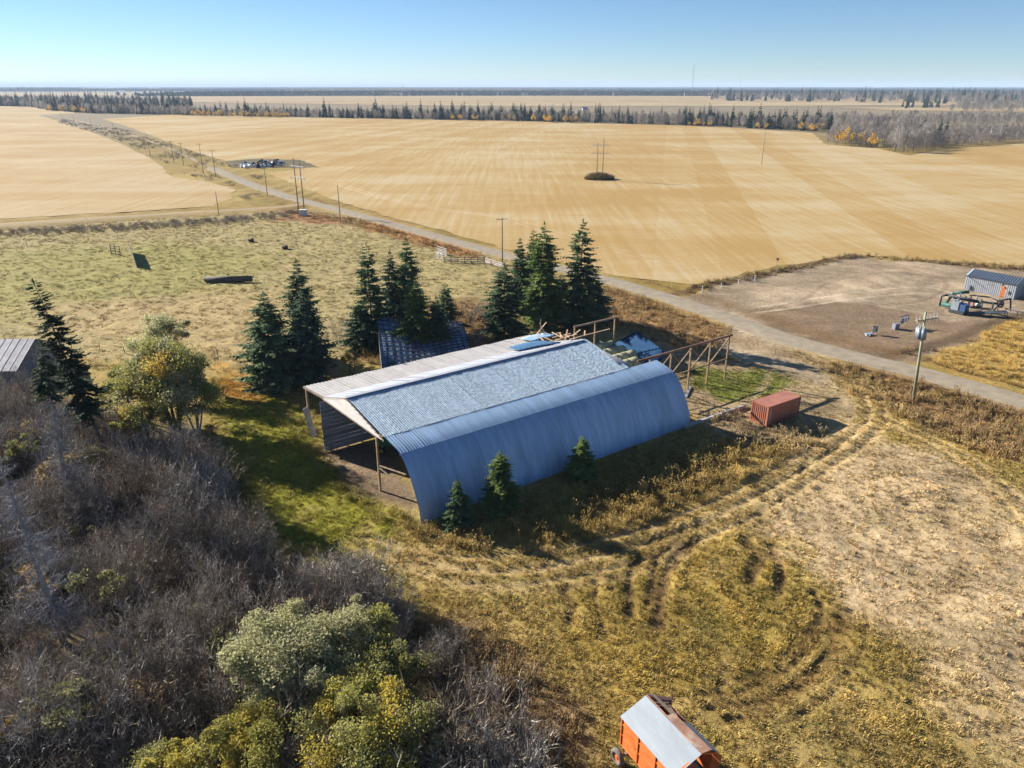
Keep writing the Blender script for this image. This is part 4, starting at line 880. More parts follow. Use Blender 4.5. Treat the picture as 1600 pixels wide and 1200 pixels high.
def spruce_mesh(h, r, seed, lev=42, nb=8, ns=6, c0=(.034, .074, .036), c1=(.14, .205, .085), z0=.05, sparse=0.0, droop=.28, pw=.8):
    g = np.random.default_rng(seed); B = []; T = []; Wd = []; C = []
    sticks = []
    for i in range(lev):
        q = (i+g.uniform(-.3, .3))/lev; q = max(q, 0); z = h*(z0+(1-z0)*q**.93)
        if z > h*.992: continue
        Rz = r*(1-q)**pw*(.8+.4*g.random())+.10; ph_ = g.uniform(0, 6.28)
        if q < .12: Rz *= .75+2*q
        for k in range(nb if q < .85 else 5):
            if g.random() < sparse: continue
            a = g.uniform(0, 2*math.pi); L = Rz*g.uniform(.62, 1.15)*(1+.16*math.sin(2*a+z*1.1+seed)+.10*math.sin(a*3+seed*2)); d = np.array([math.cos(a), math.sin(a), 0]); lat = np.array([-math.sin(a), math.cos(a), 0])
            tone = g.uniform(0, 1); dr = droop*g.uniform(.6, 1.4)*(1-q*1.1)
            def P(s_): return np.array([0, 0, z])+d*L*s_+np.array([0, 0, L*(-dr*s_*1.5+dr*.9*s_*s_)+.04*L*s_])
            if q < .9 and L > .8: sticks.append((P(0), P(.85), .012*L+.01))
            for s_ in np.linspace(.22, 1, max(3, int(ns*(.5+.6*L/r)))):
                p0 = P(s_); wl = (.30*L*(1.15-s_)+.16*min(1, L)+.07)*g.uniform(.8, 1.2)
                for sg in (-1, 1, 0):
                    dd = d*(.75 if sg else 1)+lat*sg*g.uniform(.6, 1.0); dd = dd/np.linalg.norm(dd)
                    t = p0+dd*wl+np.array([0, 0, -wl*g.uniform(.05, .45)]); B.append(p0); T.append(t); Wd.append(wl*g.uniform(.2, .32)); C.append(np.array(c0)*(1-tone)+np.array(c1)*tone*g.uniform(.7, 1.25))
    for _ in range(6): B.append(np.array([0, 0, h*.965])); T.append(np.array([g.normal(0, .06), g.normal(0, .06), h*1.01])); Wd.append(.07); C.append(np.array(c1))
    V, F = rhombs(np.array(B), np.array(T), np.array(Wd)); crown = npmesh('crown', V, F, [M_needle], np.repeat(np.array(C), 4, 0))
    mb = MB().tube((0, 0, -.2), (0, 0, h*.97), max(.12, h*.013), .02, 8)
    for a, b, rr in sticks[::3]: mb.tube(a, b, rr, rr*.4, 3, False)
    return mb.mesh('trunk', M_bark), crown
def put_tree(meshes, loc, sc, rz, lab, cat, name='spruce_tree', group=None, rot=None, names=('trunk', 'crown')):
    t = thing(name, lab, cat, loc, rz, group); t.scale = sc
    if rot: t.rotation_euler = rot
    for nm, me in zip(names, meshes): link(nm, me, t)
    return t
SPR = [spruce_mesh(14, 4.1, 1, nb=10, ns=7, pw=.66), spruce_mesh(14, 3.9, 2, lev=40, nb=10, ns=7, pw=.7, c0=(.034, .070, .046), c1=(.12, .185, .105)), spruce_mesh(14, 3.9, 3, lev=36, nb=9, ns=7, sparse=.12, pw=.62), spruce_mesh(14, 4.0, 4, nb=10, ns=7, pw=.66, c0=(.060, .10, .028), c1=(.17, .23, .06))]
spruces = [((430, 606), (413, 455), 3.9, 0, 'leftmost big blue-green spruce, nearest the yellow grass by the lean-to'),
 ((486, 600), (480, 450), 3.3, 1, 'front spruce of the overlapping pair left of the barn'), ((480, 566), (476, 404), 3.0, 0, 'back and taller spruce of the overlapping pair left of the barn'),
 ((584, 545), (584, 380), 3.0, 2, 'open-branched spruce rising behind the left edge of the blue old roof'), ((566, 545), (562, 470), 2.6, 1, 'low dark spruce filling the gap left of the blue old roof'), ((617, 522), (618, 390), 2.3, 1, 'slim spruce squeezed between two taller ones behind the old roof'),
 ((642, 522), (637, 369), 2.7, 0, 'tallest spruce behind the blue old roof, with a dense blunt tip'), ((655, 556), (647, 437), 2.9, 3, 'short light-green spruce growing up against the old roof'),
 ((699, 520), (700, 442), 2.2, 2, 'thin scraggly spruce at the right end of the old roof'), ((684, 556), (682, 462), 2.5, 1, 'squat dark spruce pushing through the dip of the old roof'),
 ((788, 528), (785, 410), 3.9, 2, 'wide dark spruce at the left end of the clump behind the barn roof'), ((812, 490), (809, 370), 2.3, 0, 'slim blue spruce at the back of the clump, just right of the roadside pole'), ((832, 490), (830, 358), 2.5, 0, 'narrow spruce whose tip shows left of the light-green tall one'),
 ((848, 515), (845, 346), 3.7, 3, 'tall light-green spruce in the middle of the clump behind the barn'), ((905, 515), (900, 342), 3.6, 2, 'tallest dark spruce at the right of the clump, with gaps in its crown'), ((927, 505), (924, 425), 3.0, 1, 'low dark spruce leaning on the right side of the tallest one'),
 ((876, 505), (874, 428), 2.6, 1, 'short dark spruce between the two tallest of the clump'),
 ((716, 822), (714, 748), 1.35, 0, 'small spruce nearest the open end against the blue wall'), ((782, 802), (779, 702), 1.75, 3, 'tallest of the small spruces against the blue wall, lit on top'), ((908, 748), (906, 680), 1.5, 3, 'small spruce farthest right against the blue wall')]
for b, t, r_, v, lab in spruces:
    x, y = G(*b); h, dx = HT(b, t); base = (3.5, 3.3, 3.2, 3.4)[v]
    put_tree(SPR[v], (x, y, -.1), (r_/base, r_/base, h/14), rnd.uniform(0, 6), lab, 'spruce')
# big leaning spruces at the left edge
def aim(b, t):
    x, y = G(*b); d = ray(*t); k = y/d[1]; return x, y, k*d[0]-x, CAMH+k*d[2]
LSP = spruce_mesh(22, 3.0, 21, lev=60, nb=8, ns=8, c0=(.020, .045, .022), c1=(.045, .075, .028), z0=.30, sparse=.45, droop=.95, pw=.55)
x, y, dx, h = aim((168, 712), (50, 434)); L = math.hypot(dx, h); put_tree(LSP, (x, y, -.2), (.82, .82, L/22), .4, 'tall leaning dark spruce with drooping boughs at the left edge', 'spruce', rot=(0, math.atan2(dx, h), 0))
g_ = np.random.default_rng(5)
def bare_mesh(h, r, seed, n1=7, n2=9, n3=7, c=(.17, .15, .14), c2=(.24, .21, .20), spread=.5, tw=.016, z0=.0, single=False, fill=1):
    g = np.random.default_rng(seed); T3 = MB(); B = []; T = []; W = []; C = []
    def br(p, d, L, w, lv):
        d = d/np.linalg.norm(d); p2 = p+d*L*.5+g.normal(0, .05*L, 3); p3 = p2+(d+np.array([0, 0, .22])+g.normal(0, .12, 3))*L*.5
        if lv < 2: T3.tube(p, p2, w, w*.7, 4 if lv else 5, False); T3.tube(p2, p3, w*.7, w*.25, 4, False)
        else:
            for a_, b_, ww in ((p, p2, w), (p2, p3, w*.8)): B.append(a_); T.append(b_); W.append(ww); C.append(np.array(c)*(1-g.random())+np.array(c2)*g.random())
        k_ = (n2, n3, 0)[lv] if lv < 2 else 0
        if lv == 2:
            for _ in range(3*fill):
                q = g.uniform(.3, 1); s0 = p*(1-q)+p3*q; dd = d+g.normal(0, .55, 3); dd[2] += .25; B.append(s0); T.append(s0+dd*L*g.uniform(.35, .7)); W.append(tw*.6); C.append(np.array(c)*(1-g.random())+np.array(c2)*g.random())
        for _ in range(k_):
            q = g.uniform(.25, 1); s0 = p*(1-q)+p3*q if q > .5 else p+(p2-p)*q*2*1.0
            dd = d+g.normal(0, .62, 3); dd[2] = abs(dd[2])*.8+.25; br(s0, dd, L*g.uniform(.34, .55), max(w*.42, tw), lv+1)
    if single:
        T3.tube((0, 0, -.1), (0, 0, h*.75), h*.013, h*.004, 6, False)
        for _ in range(n1*2): z = g.uniform(.3, .8)*h; a = g.uniform(0, 6.28); br(np.array([0, 0, z]), np.array([math.cos(a), math.sin(a), .9]), h*.3*g.uniform(.6, 1.1)*(1.25-z/h), h*.005, 1)
    else:
        for k in range(n1):
            a = 2*math.pi*(k+g.random())/n1; sp_ = spread*g.uniform(.3, 1.2); br(np.array([math.cos(a)*.2*r, math.sin(a)*.2*r, 0]), np.array([math.cos(a)*sp_, math.sin(a)*sp_, 1]), h*g.uniform(.6, .85), .012*h**.5+.012, 0)
    B = np.array(B); T = np.array(T); W = np.array(W); n_ = len(B); sd_ = nrm(g.normal(0, 1, (n_, 3))); D = nrm(T-B); sd_ = nrm(np.cross(D, sd_))
    V = np.stack([B-sd_*W[:, None], B+sd_*W[:, None], T], 1).reshape(-1, 3); F = np.arange(3*n_).reshape(-1, 3)
    tv = np.array(T3.v); tf = []
    for f in T3.f: tf += [(f[0], f[1], f[2]), (f[0], f[2], f[3])]
    off = len(V); V = np.concatenate([V, tv]); F = np.concatenate([F, np.array(tf)+off]); CC = np.concatenate([np.repeat(np.array(C), 3, 0), np.tile(np.array(c)*.85, (len(tv), 1))])
    return npmesh('bare_branches', V, F, [M_twig], CC)
def leafy_mesh(h, r, seed, cols, nleaf=11000, ls=.13, trunks=4, nbl=22, flat=.75, zc=.62, mix=None, low=False):
    g = np.random.default_rng(seed); tb = MB(); cen = []
    for k in range(nbl):
        d = nrm(g.normal(0, 1, 3)); d[2] = abs(d[2])*1.35-.75 if low else abs(d[2])*1.1-.35; q = g.uniform(.4, 1.12); cen.append([d[0]*r*q*.85, d[1]*r*q*.85, h*zc+d[2]*h*(1-zc)*q*1.0])
    cen = np.array(cen); br_ = g.uniform(.11, .30, nbl)*r*(1.15 if nbl < 30 else 1)
    for k in range(trunks):
        a = 2*math.pi*k/trunks+g.random(); b = np.array([math.cos(a)*.25, math.sin(a)*.25, -.1]); m_ = np.array([math.cos(a)*r*.25, math.sin(a)*r*.25, h*.38]); tb.tube(b, m_, h*.016, h*.011, 6, False)
        for j in range(k, nbl, trunks): mid = (m_+cen[j])/2+g.normal(0, .2, 3); tb.tube(m_, mid, h*.008, h*.005, 4, False); tb.tube(mid, cen[j], h*.005, .012, 4, False)
    for j in range(nbl):
        for _ in range(7): d = nrm(g.normal(0, 1, 3)); tb.tube(cen[j]-d*br_[j]*.2, cen[j]+d*br_[j]*.95, .014, .006, 3, False)
    ic = g.integers(0, nbl, nleaf); dd = nrm(g.normal(0, 1, (nleaf, 3))); rad = br_[ic]*g.random(nleaf)**.45*g.uniform(.8, 1.25, nleaf)
    P = cen[ic]+dd*rad[:, None]*np.array([1, 1, flat]); D = nrm(g.normal(0, 1, (nleaf, 3)))*ls*g.uniform(.4, 1.55, nleaf)[:, None]
    sd_ = nrm(np.cross(D, g.normal(0, 1, (nleaf, 3)))); V, F = rhombs(P-D*.5, P+D*.5, np.full(nleaf, ls*.32), .05, sd_)
    cols = np.array(cols); t = np.clip(g.normal(0, .25, nleaf)+(np.sin(cen[ic, 0]*1.7+cen[ic, 2])+1)/2, 0, .999)*(len(cols)-1); i0 = t.astype(int); f_ = (t-i0)[:, None]
    C = cols[i0]*(1-f_)+cols[np.minimum(i0+1, len(cols)-1)]*f_; C = C*g.uniform(.7, 1.3, nleaf)[:, None]
    if mix is not None:
        P_, R_, cc = mix; m_ = np.linalg.norm(cen[ic]-np.array(P_), axis=1) < R_; C[m_] = np.array(cc)*g.uniform(.7, 1.3, m_.sum())[:, None]
    return tb.mesh('trunk', M_bark), npmesh('crown', V, F, [M_leaf], np.repeat(C, 4, 0))
# second leaning tree: green flank above grey dead boughs, and two dead trunks
DB = bare_mesh(9, 2, 77, n1=8, n2=10, n3=6, c=(.20, .20, .21), c2=(.30, .30, .32), single=True, tw=.02)
def dead_spruce(b, t, lab, green=None, dens=120, rr=2.4, seed=3, c=(.21, .205, .20)):
    x, y, dx, h = aim(b, t); L = math.hypot(dx, h); P = thing('dead_spruce', lab, 'spruce', (x, y, -.2), 0); P.rotation_euler = (0, math.atan2(dx, h), 0); g = np.random.default_rng(seed)
    MB().tube((0, 0, 0), (0, 0, L), .24, .04, 8).obj('trunk', M_barkg, P, True)
    B = []; T = []; W = []; C = []
    for k in range(dens):
        z = L*g.uniform(.12, .98); a = g.uniform(0, 6.28); R_ = rr*(1.1-z/L)**.6*g.uniform(.5, 1.2); d = np.array([math.cos(a), math.sin(a), 0]); p = np.array([0, 0, z]); last = p
        for j in range(4):
            q = (j+1)/4; nx_ = p+d*R_*q+np.array([0, 0, -R_*.25*q+R_*.18*q*q]); B.append(last); T.append(nx_); W.append(.03*(1.2-q)); C.append(np.array(c)*g.uniform(.7, 1.3)); last = nx_
            for _ in range(8):
                dd = d*.5+g.normal(0, .6, 3); dd[2] -= .25; s0 = p+(nx_-p)*g.uniform(.3, 1); B.append(s0); T.append(s0+dd*R_*g.uniform(.15, .38)); W.append(.012); C.append(np.array(c)*g.uniform(.6, 1.4))
    B = np.array(B); T = np.array(T); W = np.array(W); D = nrm(T-B); n_ = len(B); sd_ = nrm(np.cross(D, nrm(g.normal(0, 1, (n_, 3)))))
    V = np.stack([B-sd_*W[:, None], B+sd_*W[:, None], T], 1).reshape(-1, 3); link('dead_boughs', npmesh('dead_boughs', V, np.arange(3*n_).reshape(-1, 3), [M_twig], np.repeat(np.array(C), 3, 0)), P)
    if green:
        m_ = spruce_mesh(L, rr*.5, seed+1, lev=52, nb=6, ns=8, c0=(.03, .055, .02), c1=(.07, .095, .028), z0=green, sparse=.72, droop=.7, pw=.6)[1]; link('crown', m_, P)
dead_spruce((112, 806), (62, 528), 'half-dead leaning spruce at the left, greenish above and grey with bare boughs below', green=.70, dens=300, rr=2.6, seed=9)
dead_spruce((101, 1006), (-6, 706), 'dead grey spruce with a bare leaning trunk among the thicket at the left edge', dens=190, rr=3.0, seed=12, c=(.26, .26, .27))

# ------------------------------------------------------------------ leafy trees and shrubs
GG, YG, YE, OR_, PG = (.28, .28, .13), (.38, .36, .09), (.50, .39, .07), (.52, .30, .06), (.46, .44, .25)
def leafy(px, zc, h, r, seed, cols, n_, ls, lab, name='poplar_tree', cat='tree', tr=4, mix=None, nbl=24, low=False):
    x, y = G(px[0], px[1], zc); me = leafy_mesh(h, r, seed, cols, n_, ls, tr, nbl, mix=mix, low=low); return put_tree(me, (x, y, gz(x, y)), (1, 1, 1), 0, lab, cat, name)
leafy((260, 585), 7.0, 12.5, 6.3, 31, [PG, GG, YG], 30000, .24, 'round grey-green and yellow tree with an orange patch beside the tall leaning spruce', tr=6, mix=((.6, -3.0, 9.8), 1.7, (.52, .37, .08)), nbl=75, low=True)
leafy((205, 600), 5.0, 9.0, 4.2, 32, [GG, YG, YE], 14000, .22, 'lower yellow-green tree at the left foot of the round one', tr=3, nbl=36, low=True)
leafy((300, 625), 4.0, 7.2, 3.8, 47, [GG, YG, YG], 12000, .2, 'low yellow-green growth at the right foot of the round tree', tr=4, nbl=34, low=True)
leafy((225, 655), 3.5, 6.2, 3.6, 48, [YG, GG, YE], 10000, .2, 'low yellowish growth in front of the round tree, above the thicket', tr=4, nbl=30, low=True)
leafy((250, 520), 7.5, 11.0, 4.6, 38, [PG, PG, GG], 14000, .22, 'pale silvery tree standing just behind the round one', tr=3, nbl=30)
leafy((455, 1025), 4.5, 7.6, 5.0, 33, [(.40, .39, .19), (.42, .40, .24), GG], 34000, .17, 'big silvery pale-green tree in the thicket at the bottom', 'willow_tree', tr=6, nbl=64)
leafy((565, 985), 4.5, 7.0, 3.2, 34, [PG, GG, YG], 16000, .17, 'yellow-grey tree right behind the big silvery one', 'willow_tree', nbl=30)
leafy((620, 1045), 4.0, 6.0, 2.7, 35, [GG, YG, (.2, .2, .1)], 11000, .16, 'sparse olive shrub right of the big silvery tree', 'willow_tree', nbl=24)
leafy((560, 1135), 4.0, 6.6, 4.3, 36, [YG, GG, YG, YE], 28000, .15, 'bright yellow-green tree at the bottom below the silvery one', 'willow_tree', nbl=54)
leafy((665, 1150), 3.5, 5.4, 2.4, 46, [GG, (.16, .17, .08), YG], 8000, .14, 'olive half-bare bush at the bottom beside the yellow-green tree', 'willow_shrub', 'shrub', nbl=20)
leafy((385, 1165), 4.0, 6.2, 3.3, 37, [YE, YG, (.36, .33, .09)], 22000, .15, 'golden yellow tree at the bottom edge under the silvery one', 'poplar_tree', nbl=34)
leafy((250, 1205), 3.6, 5.4, 2.6, 39, [YE, YG, GG], 12000, .14, 'golden shrub cut off by the bottom edge left of the golden tree', 'poplar_shrub', 'shrub', nbl=26)
leafy((60, 905), 4.0, 5.5, 1.7, 40, [OR_, (.40, .30, .16), (.3, .25, .14)], 3500, .14, 'pale orange shrub next to the dead trunk on the left', 'autumn_shrub', 'shrub', nbl=16)
leafy((28, 1125), 3.6, 4.8, 1.2, 41, [OR_, YE], 2500, .13, 'small orange shrub in the bottom left corner', 'autumn_shrub', 'shrub', nbl=12)
leafy((35, 700), 3.6, 5.4, 2.0, 42, [(.2, .2, .08), YG, GG], 4000, .16, 'green bush behind the dead boughs at the left edge', 'willow_shrub', 'shrub', nbl=18)
leafy((548, 560), 2.6, 4.0, 1.7, 43, [(.12, .13, .06), YG, OR_], 2600, .16, 'leafy shrub with a few yellow leaves left of the old roof', 'willow_shrub', 'shrub', nbl=14)
leafy((560, 600), 2.0, 3.2, 1.2, 44, [(.16, .15, .06), YG], 1500, .14, 'low green shrub behind the lean-to roof', 'willow_shrub', 'shrub', nbl=12)
leafy((820, 540), 2.0, 3.4, 1.8, 45, [(.10, .11, .04), (.2, .18, .07)], 2500, .14, 'dull green undergrowth bush in front of the spruce clump', 'willow_shrub', 'shrub', nbl=14)

# ------------------------------------------------------------------ bare trees and the thicket
BT = [bare_mesh(7, 2, 50+k, 6, 9, 7, c=(.25, .225, .20), c2=(.46, .42, .37), spread=.42, tw=.017) for k in range(3)]
BH_ = max(v_.co.z for v_ in BT[0].vertices); print('bare height', BH_)
bare = [((22, 640), 7, 0, 'leafless tree in front of the metal-roofed shed at the left edge'), ((60, 640), 6, 1, 'leafless tree at the right end of the metal-roofed shed'), ((-8, 690), 6.5, 2, 'leafless tree cut by the left edge below the shed'),
        ((530, 545), 6, 0, 'pale leafless shrub left of the blue old roof'), ((520, 600), 4, 2, 'thin birch-like bare tree standing behind the lean-to'), ((735, 520), 6, 1, 'bare grey shrub between the old roof and the spruce clump'), ((755, 505), 5.5, 2, 'bare branching shrub next to the wide spruce of the clump'), ((745, 548), 4, 0, 'dark bare shrub at the right corner of the old roof'),
        ((300, 720), 6.5, 1, 'bare trunks at the right foot of the round tree'), ((230, 880), 6, 0, 'whitish bare shrub in the dark middle of the thicket'), ((540, 945), 5.2, 2, 'lilac-grey bare shrub at the grass edge behind the silvery tree'), ((495, 960), 5, 1, 'grey bare shrub left of the lilac-grey one'),
        ((620, 960), 4.6, 0, 'brown bare shrub farthest right behind the silvery tree'), ((700, 1040), 4.2, 1, 'dense bare shrub right of the olive shrub'), ((760, 1120), 4.4, 2, 'bare shrub at the right border of the thicket above the bottom edge'), ((840, 1180), 3.6, 0, 'low bare shrub at the bottom between thicket and wagon'),
        ((400, 880), 5, 0, 'bare shrub at the grass edge in the shade of the thicket'), ((345, 790), 5, 1, 'bare shrub leaning out over the shaded grass strip'), ((90, 1100), 6, 2, 'bluish bare shrub in the lower left corner')]
for (px_, py_), h, v, lab in bare:
    x, y = G(px_, py_); ob = link('bare_tree', BT[v], None, (x, y, 0), (0, 0, rnd.uniform(0, 6))); ob.scale = (h/BH_,)*3; tag(ob, lab, 'bare tree' if h > 5.5 else 'bare shrub')

def scatter(poly, dens, spread_seed=0):
    xs_ = [p_[0] for p_ in poly]; ys_ = [p_[1] for p_ in poly]; A = (max(xs_)-min(xs_))*(max(ys_)-min(ys_)); n_ = int(A*dens)
    x = rng.uniform(min(xs_), max(xs_), n_); y = rng.uniform(min(ys_), max(ys_), n_); k = inside(x, y, poly); return x[k], y[k]
tp = GP([(-120, 640), (150, 640), (320, 720), (350, 800), (420, 880), (330, 1000), (300, 1180), (-200, 1250)], 3); tx, ty = scatter(tp, .03)
WH = lambda px_: 'at the left edge of' if px_ < 90 else 'in the dark middle of' if px_ < 260 else 'near the grass border of'
for i_, (x, y) in enumerate(zip(tx, ty)):
    h = rnd.uniform(3.8, 9.2); h = h if x < -24 else min(h, 6); px_ = 800+x/(y*cp+CAMH*sp)*FPX; row = 'lower' if y < 48 else 'middle' if y < 62 else 'upper'
    ob = link('bare_tree', BT[i_ % 3], None, (x, y, 0), (rnd.uniform(-.1, .1), rnd.uniform(-.1, .1), rnd.uniform(0, 6))); ob.scale = (h/BH_*rnd.uniform(.6, 1), h/BH_*.8, h/BH_)
    tag(ob, ('low' if h < 5 else 'mid-height' if h < 6.6 else 'tall')+' leafless grey-brown tree '+WH(px_)+' the thicket, '+row+' part', 'bare tree', 'leafless trees standing in the thicket')
def gn_instances(name, P, src, scale, rot, col=None, kind='stuff', idx=None, lab=None):
    me = bpy.data.meshes.new(name); me.vertices.add(len(P)); me.vertices.foreach_set('co', np.asarray(P, np.float32).ravel())
    def attr(nm, ty, data, fld='value'): a = me.attributes.new(nm, ty, 'POINT'); a.data.foreach_set(fld, np.asarray(data, np.float32 if ty != 'INT' else np.int32).ravel())
    attr('sca', 'FLOAT_VECTOR', scale, 'vector'); attr('rot', 'FLOAT_VECTOR', rot, 'vector'); attr('idx', 'INT', idx if idx is not None else rng.integers(0, len(src), len(P)))
    if col is not None:
        c4 = np.ones((len(P), 4)); c4[:, :3] = col; attr('tcol', 'FLOAT_COLOR', c4, 'color')
    ob = bpy.data.objects.new(name, me); COL.objects.link(ob); ob['kind'] = kind
    if lab: ob['label'] = lab
    ng = bpy.data.node_groups.new(name, 'GeometryNodeTree'); ng.interface.new_socket('Geometry', in_out='INPUT', socket_type='NodeSocketGeometry'); ng.interface.new_socket('Geometry', in_out='OUTPUT', socket_type='NodeSocketGeometry')
    N, L = ng.nodes, ng.links; gi = N.new('NodeGroupInput'); go = N.new('NodeGroupOutput'); ip = N.new('GeometryNodeInstanceOnPoints'); gt = N.new('GeometryNodeGeometryToInstance')
    for me_ in reversed(src):
        so_ = bpy.data.objects.new(me_.name, me_)
        oi = N.new('GeometryNodeObjectInfo'); oi.inputs['Object'].default_value = so_; oi.inputs['As Instance'].default_value = False; L.new(oi.outputs['Geometry'], gt.inputs[0])
    def na(nm, ty): a = N.new('GeometryNodeInputNamedAttribute'); a.data_type = ty; a.inputs['Name'].default_value = nm; return a.outputs[0]
    jn = gt; L.new(gi.outputs[0], ip.inputs['Points']); L.new(jn.outputs[0], ip.inputs['Instance']); ip.inputs['Pick Instance'].default_value = True
    L.new(na('idx', 'INT'), ip.inputs['Instance Index']); L.new(na('sca', 'FLOAT_VECTOR'), ip.inputs['Scale'])
    e2r = N.new('FunctionNodeEulerToRotation'); L.new(na('rot', 'FLOAT_VECTOR'), e2r.inputs[0]); L.new(e2r.outputs[0], ip.inputs['Rotation']); L.new(ip.outputs[0], go.inputs[0])
    md = ob.modifiers.new('scatter', 'NODES'); md.node_group = ng; return ob

# thicket (bare undergrowth nobody could count)
def bush_mesh(seed, cols):
    a, b = leafy_mesh(2.6, 1.3, seed, cols, 700, .13, 3, 9); return b
BS = [bare_mesh(1.9, 1.0, 80+k, 7, 8, 4, c=c_, c2=c__, spread=.6, tw=.012) for k, (c_, c__) in enumerate((((.18, .145, .10), (.44, .37, .28)), ((.29, .26, .22), (.56, .51, .45)), ((.21, .15, .10), (.40, .31, .22)), ((.16, .135, .11), (.36, .31, .25))))]; print('bush height', [max(v_.co.z for v_ in b_.vertices) for b_ in BS])
TREES = [(o.location.x, o.location.y) for o in SC.objects if o.name.startswith(('willow_tree', 'poplar_tree', 'poplar_shrub'))]
thick = GP([(-260, 620), (0, 610), (150, 620), (240, 665), (310, 690), (345, 740), (365, 800), (420, 850), (480, 885), (590, 905), (640, 950), (690, 1000), (750, 1080), (820, 1170), (860, 1260), (700, 1400), (-900, 1400)], 1.6)
x, y = scatter(thick, .62); k = fbm(x, y, 5, 51) > .38
for tx_, ty_ in TREES: k &= np.hypot(x-tx_, y-ty_+1.0) > 2.6
x, y = x[k], y[k]; n_ = len(x)
sc_ = (.45+1.35*fbm(x, y, 6, 52))*rng.uniform(.6, 1.45, n_)*np.clip(.55+pmask(x, y, thick, 8)*.9, 0, 1.25)
LB = [bush_mesh(101, [GG, (.18, .17, .07)]), bush_mesh(102, [(.24, .20, .09), (.15, .15, .06)]), bush_mesh(103, [(.20, .14, .09), (.3, .22, .1)])]; pick = np.where(rng.random(n_) < .055, rng.integers(4, 7, n_), rng.integers(0, 4, n_))
gn_instances('bare_thicket', np.stack([x, y, np.zeros(n_)], 1), BS+LB, np.stack([sc_, sc_, sc_*rng.uniform(.85, 1.3, n_)], 1), np.stack([rng.normal(0, .08, n_), rng.normal(0, .08, n_), rng.uniform(0, 6.28, n_)], 1), idx=pick, lab='dense leafless brown thicket filling the lower left')
print('thicket', n_)

# ------------------------------------------------------------------ grass and weeds
M_tuft = instmat('grass_tuft')
def tuft(seed, nb, h, r, w, lean=.5, curve=.3, head=0, white=1.0):
    g = np.random.default_rng(seed); V = []; F = []; C = []
    for k in range(nb):
        a = g.uniform(0, 6.28); q = r*math.sqrt(g.random()); b = np.array([math.cos(a)*q, math.sin(a)*q, -.03]); a2 = a+g.normal(0, .8); hh = h*g.uniform(.55, 1.1); ln = lean*g.uniform(.2, 1.2)*hh
        m_ = b+np.array([math.cos(a2)*ln*.35, math.sin(a2)*ln*.35, hh*.6]); t = b+np.array([math.cos(a2)*ln, math.sin(a2)*ln, hh*(1-curve*g.random())]); sd_ = np.array([-math.sin(a2), math.cos(a2), 0])*w*g.uniform(.7, 1.3)
        i = len(V); V += [b-sd_, b+sd_, m_+sd_*.8, m_-sd_*.8, t]; F += [(i, i+1, i+2), (i, i+2, i+3), (i+3, i+2, i+4)]; c = g.uniform(.8, 1.2); C += [np.ones(3)*c]*5
        if head and g.random() < head:
            i = len(V); o = w*2.6; V += [t+(0, 0, .06), t+np.array([o, 0, -.05]), t+np.array([-o*.5, o, -.05]), t+np.array([-o*.5, -o, -.06])]; F += [(i, i+1, i+2), (i, i+2, i+3), (i, i+3, i+1)]; C += [np.ones(3)*1.2]*4
    return npmesh('grass_tuft', V, F, [M_tuft], C)
TF = [tuft(1, 26, .22, .26, .022, .9, .5), tuft(2, 30, .30, .30, .022, .8, .4), tuft(3, 22, .16, .3, .025, 1.3, .6)]
TWD = [tuft(4, 24, .75, .28, .016, .35, .1, .7), tuft(5, 18, .95, .25, .018, .3, .1, .8), tuft(6, 26, .55, .35, .02, .5, .3, .4)]
def grass(name, poly, dens, src, hs, wmin=.15, tint=(1.25, 1.25, 1.15), z=None, weedy=False, lab=None, clump=0.0, exb=True, big=1.0):
    x, y = scatter(poly, dens); C, Hh, b = ground_at(x, y)
    keep = rng.random(len(x)) > b*1.05
    if clump: keep &= fbm(x, y, 2.4, 61) > clump*rng.uniform(.6, 1.15, len(x))
    u = (x-BARN_A[0])*BU[0]+(y-BARN_A[1])*BU[1]; v = (x-BARN_A[0])*BV[0]+(y-BARN_A[1])*BV[1]
    if exb: keep &= ~((u > -.2) & (u < 36.5) & (v > -.15) & (v < 24))
    x, y, C, Hh = x[keep], y[keep], C[keep], Hh[keep]; n_ = len(x)
    sc_ = big*rng.uniform(.7, 1.35, n_)*(.75+.5*fbm(x, y, 5, 71)); v_ = rng.uniform(.72, 1.28, n_)[:, None]
    st = (rng.random(n_) < .22)[:, None]; C = np.where(st, C*.5+s(214, 188, 130)*.5, C)*v_*np.array(tint)
    rr = np.stack([rng.normal(0, .15, n_), rng.normal(0, .15, n_), rng.uniform(0, 6.28, n_)], 1)
    gn_instances(name, np.stack([x, y, Hh], 1), src, np.stack([sc_, sc_, sc_*hs], 1), rr, C, lab=lab); print(name, n_)
NEAR = GP([(330, 590), (480, 600), (640, 740), (1000, 560), (1300, 545), (1700, 640), (2000, 800), (2300, 1350), (700, 1400), (300, 900)])
grass('meadow_grass', NEAR, 10.5, TF, 1.0, clump=.27, big=.82, lab='rough yellow-green meadow grass in the foreground')
FARG = GP([(-500, 360), (0, 356), (470, 326), (560, 340), (760, 398), (1000, 466), (1150, 530), (1000, 560), (560, 560), (330, 600), (0, 560), (-500, 560)])
grass('pasture_grass', FARG, 1.3, TF, .55, clump=.40, big=1.5, lab='tussocky dry grass of the pasture')
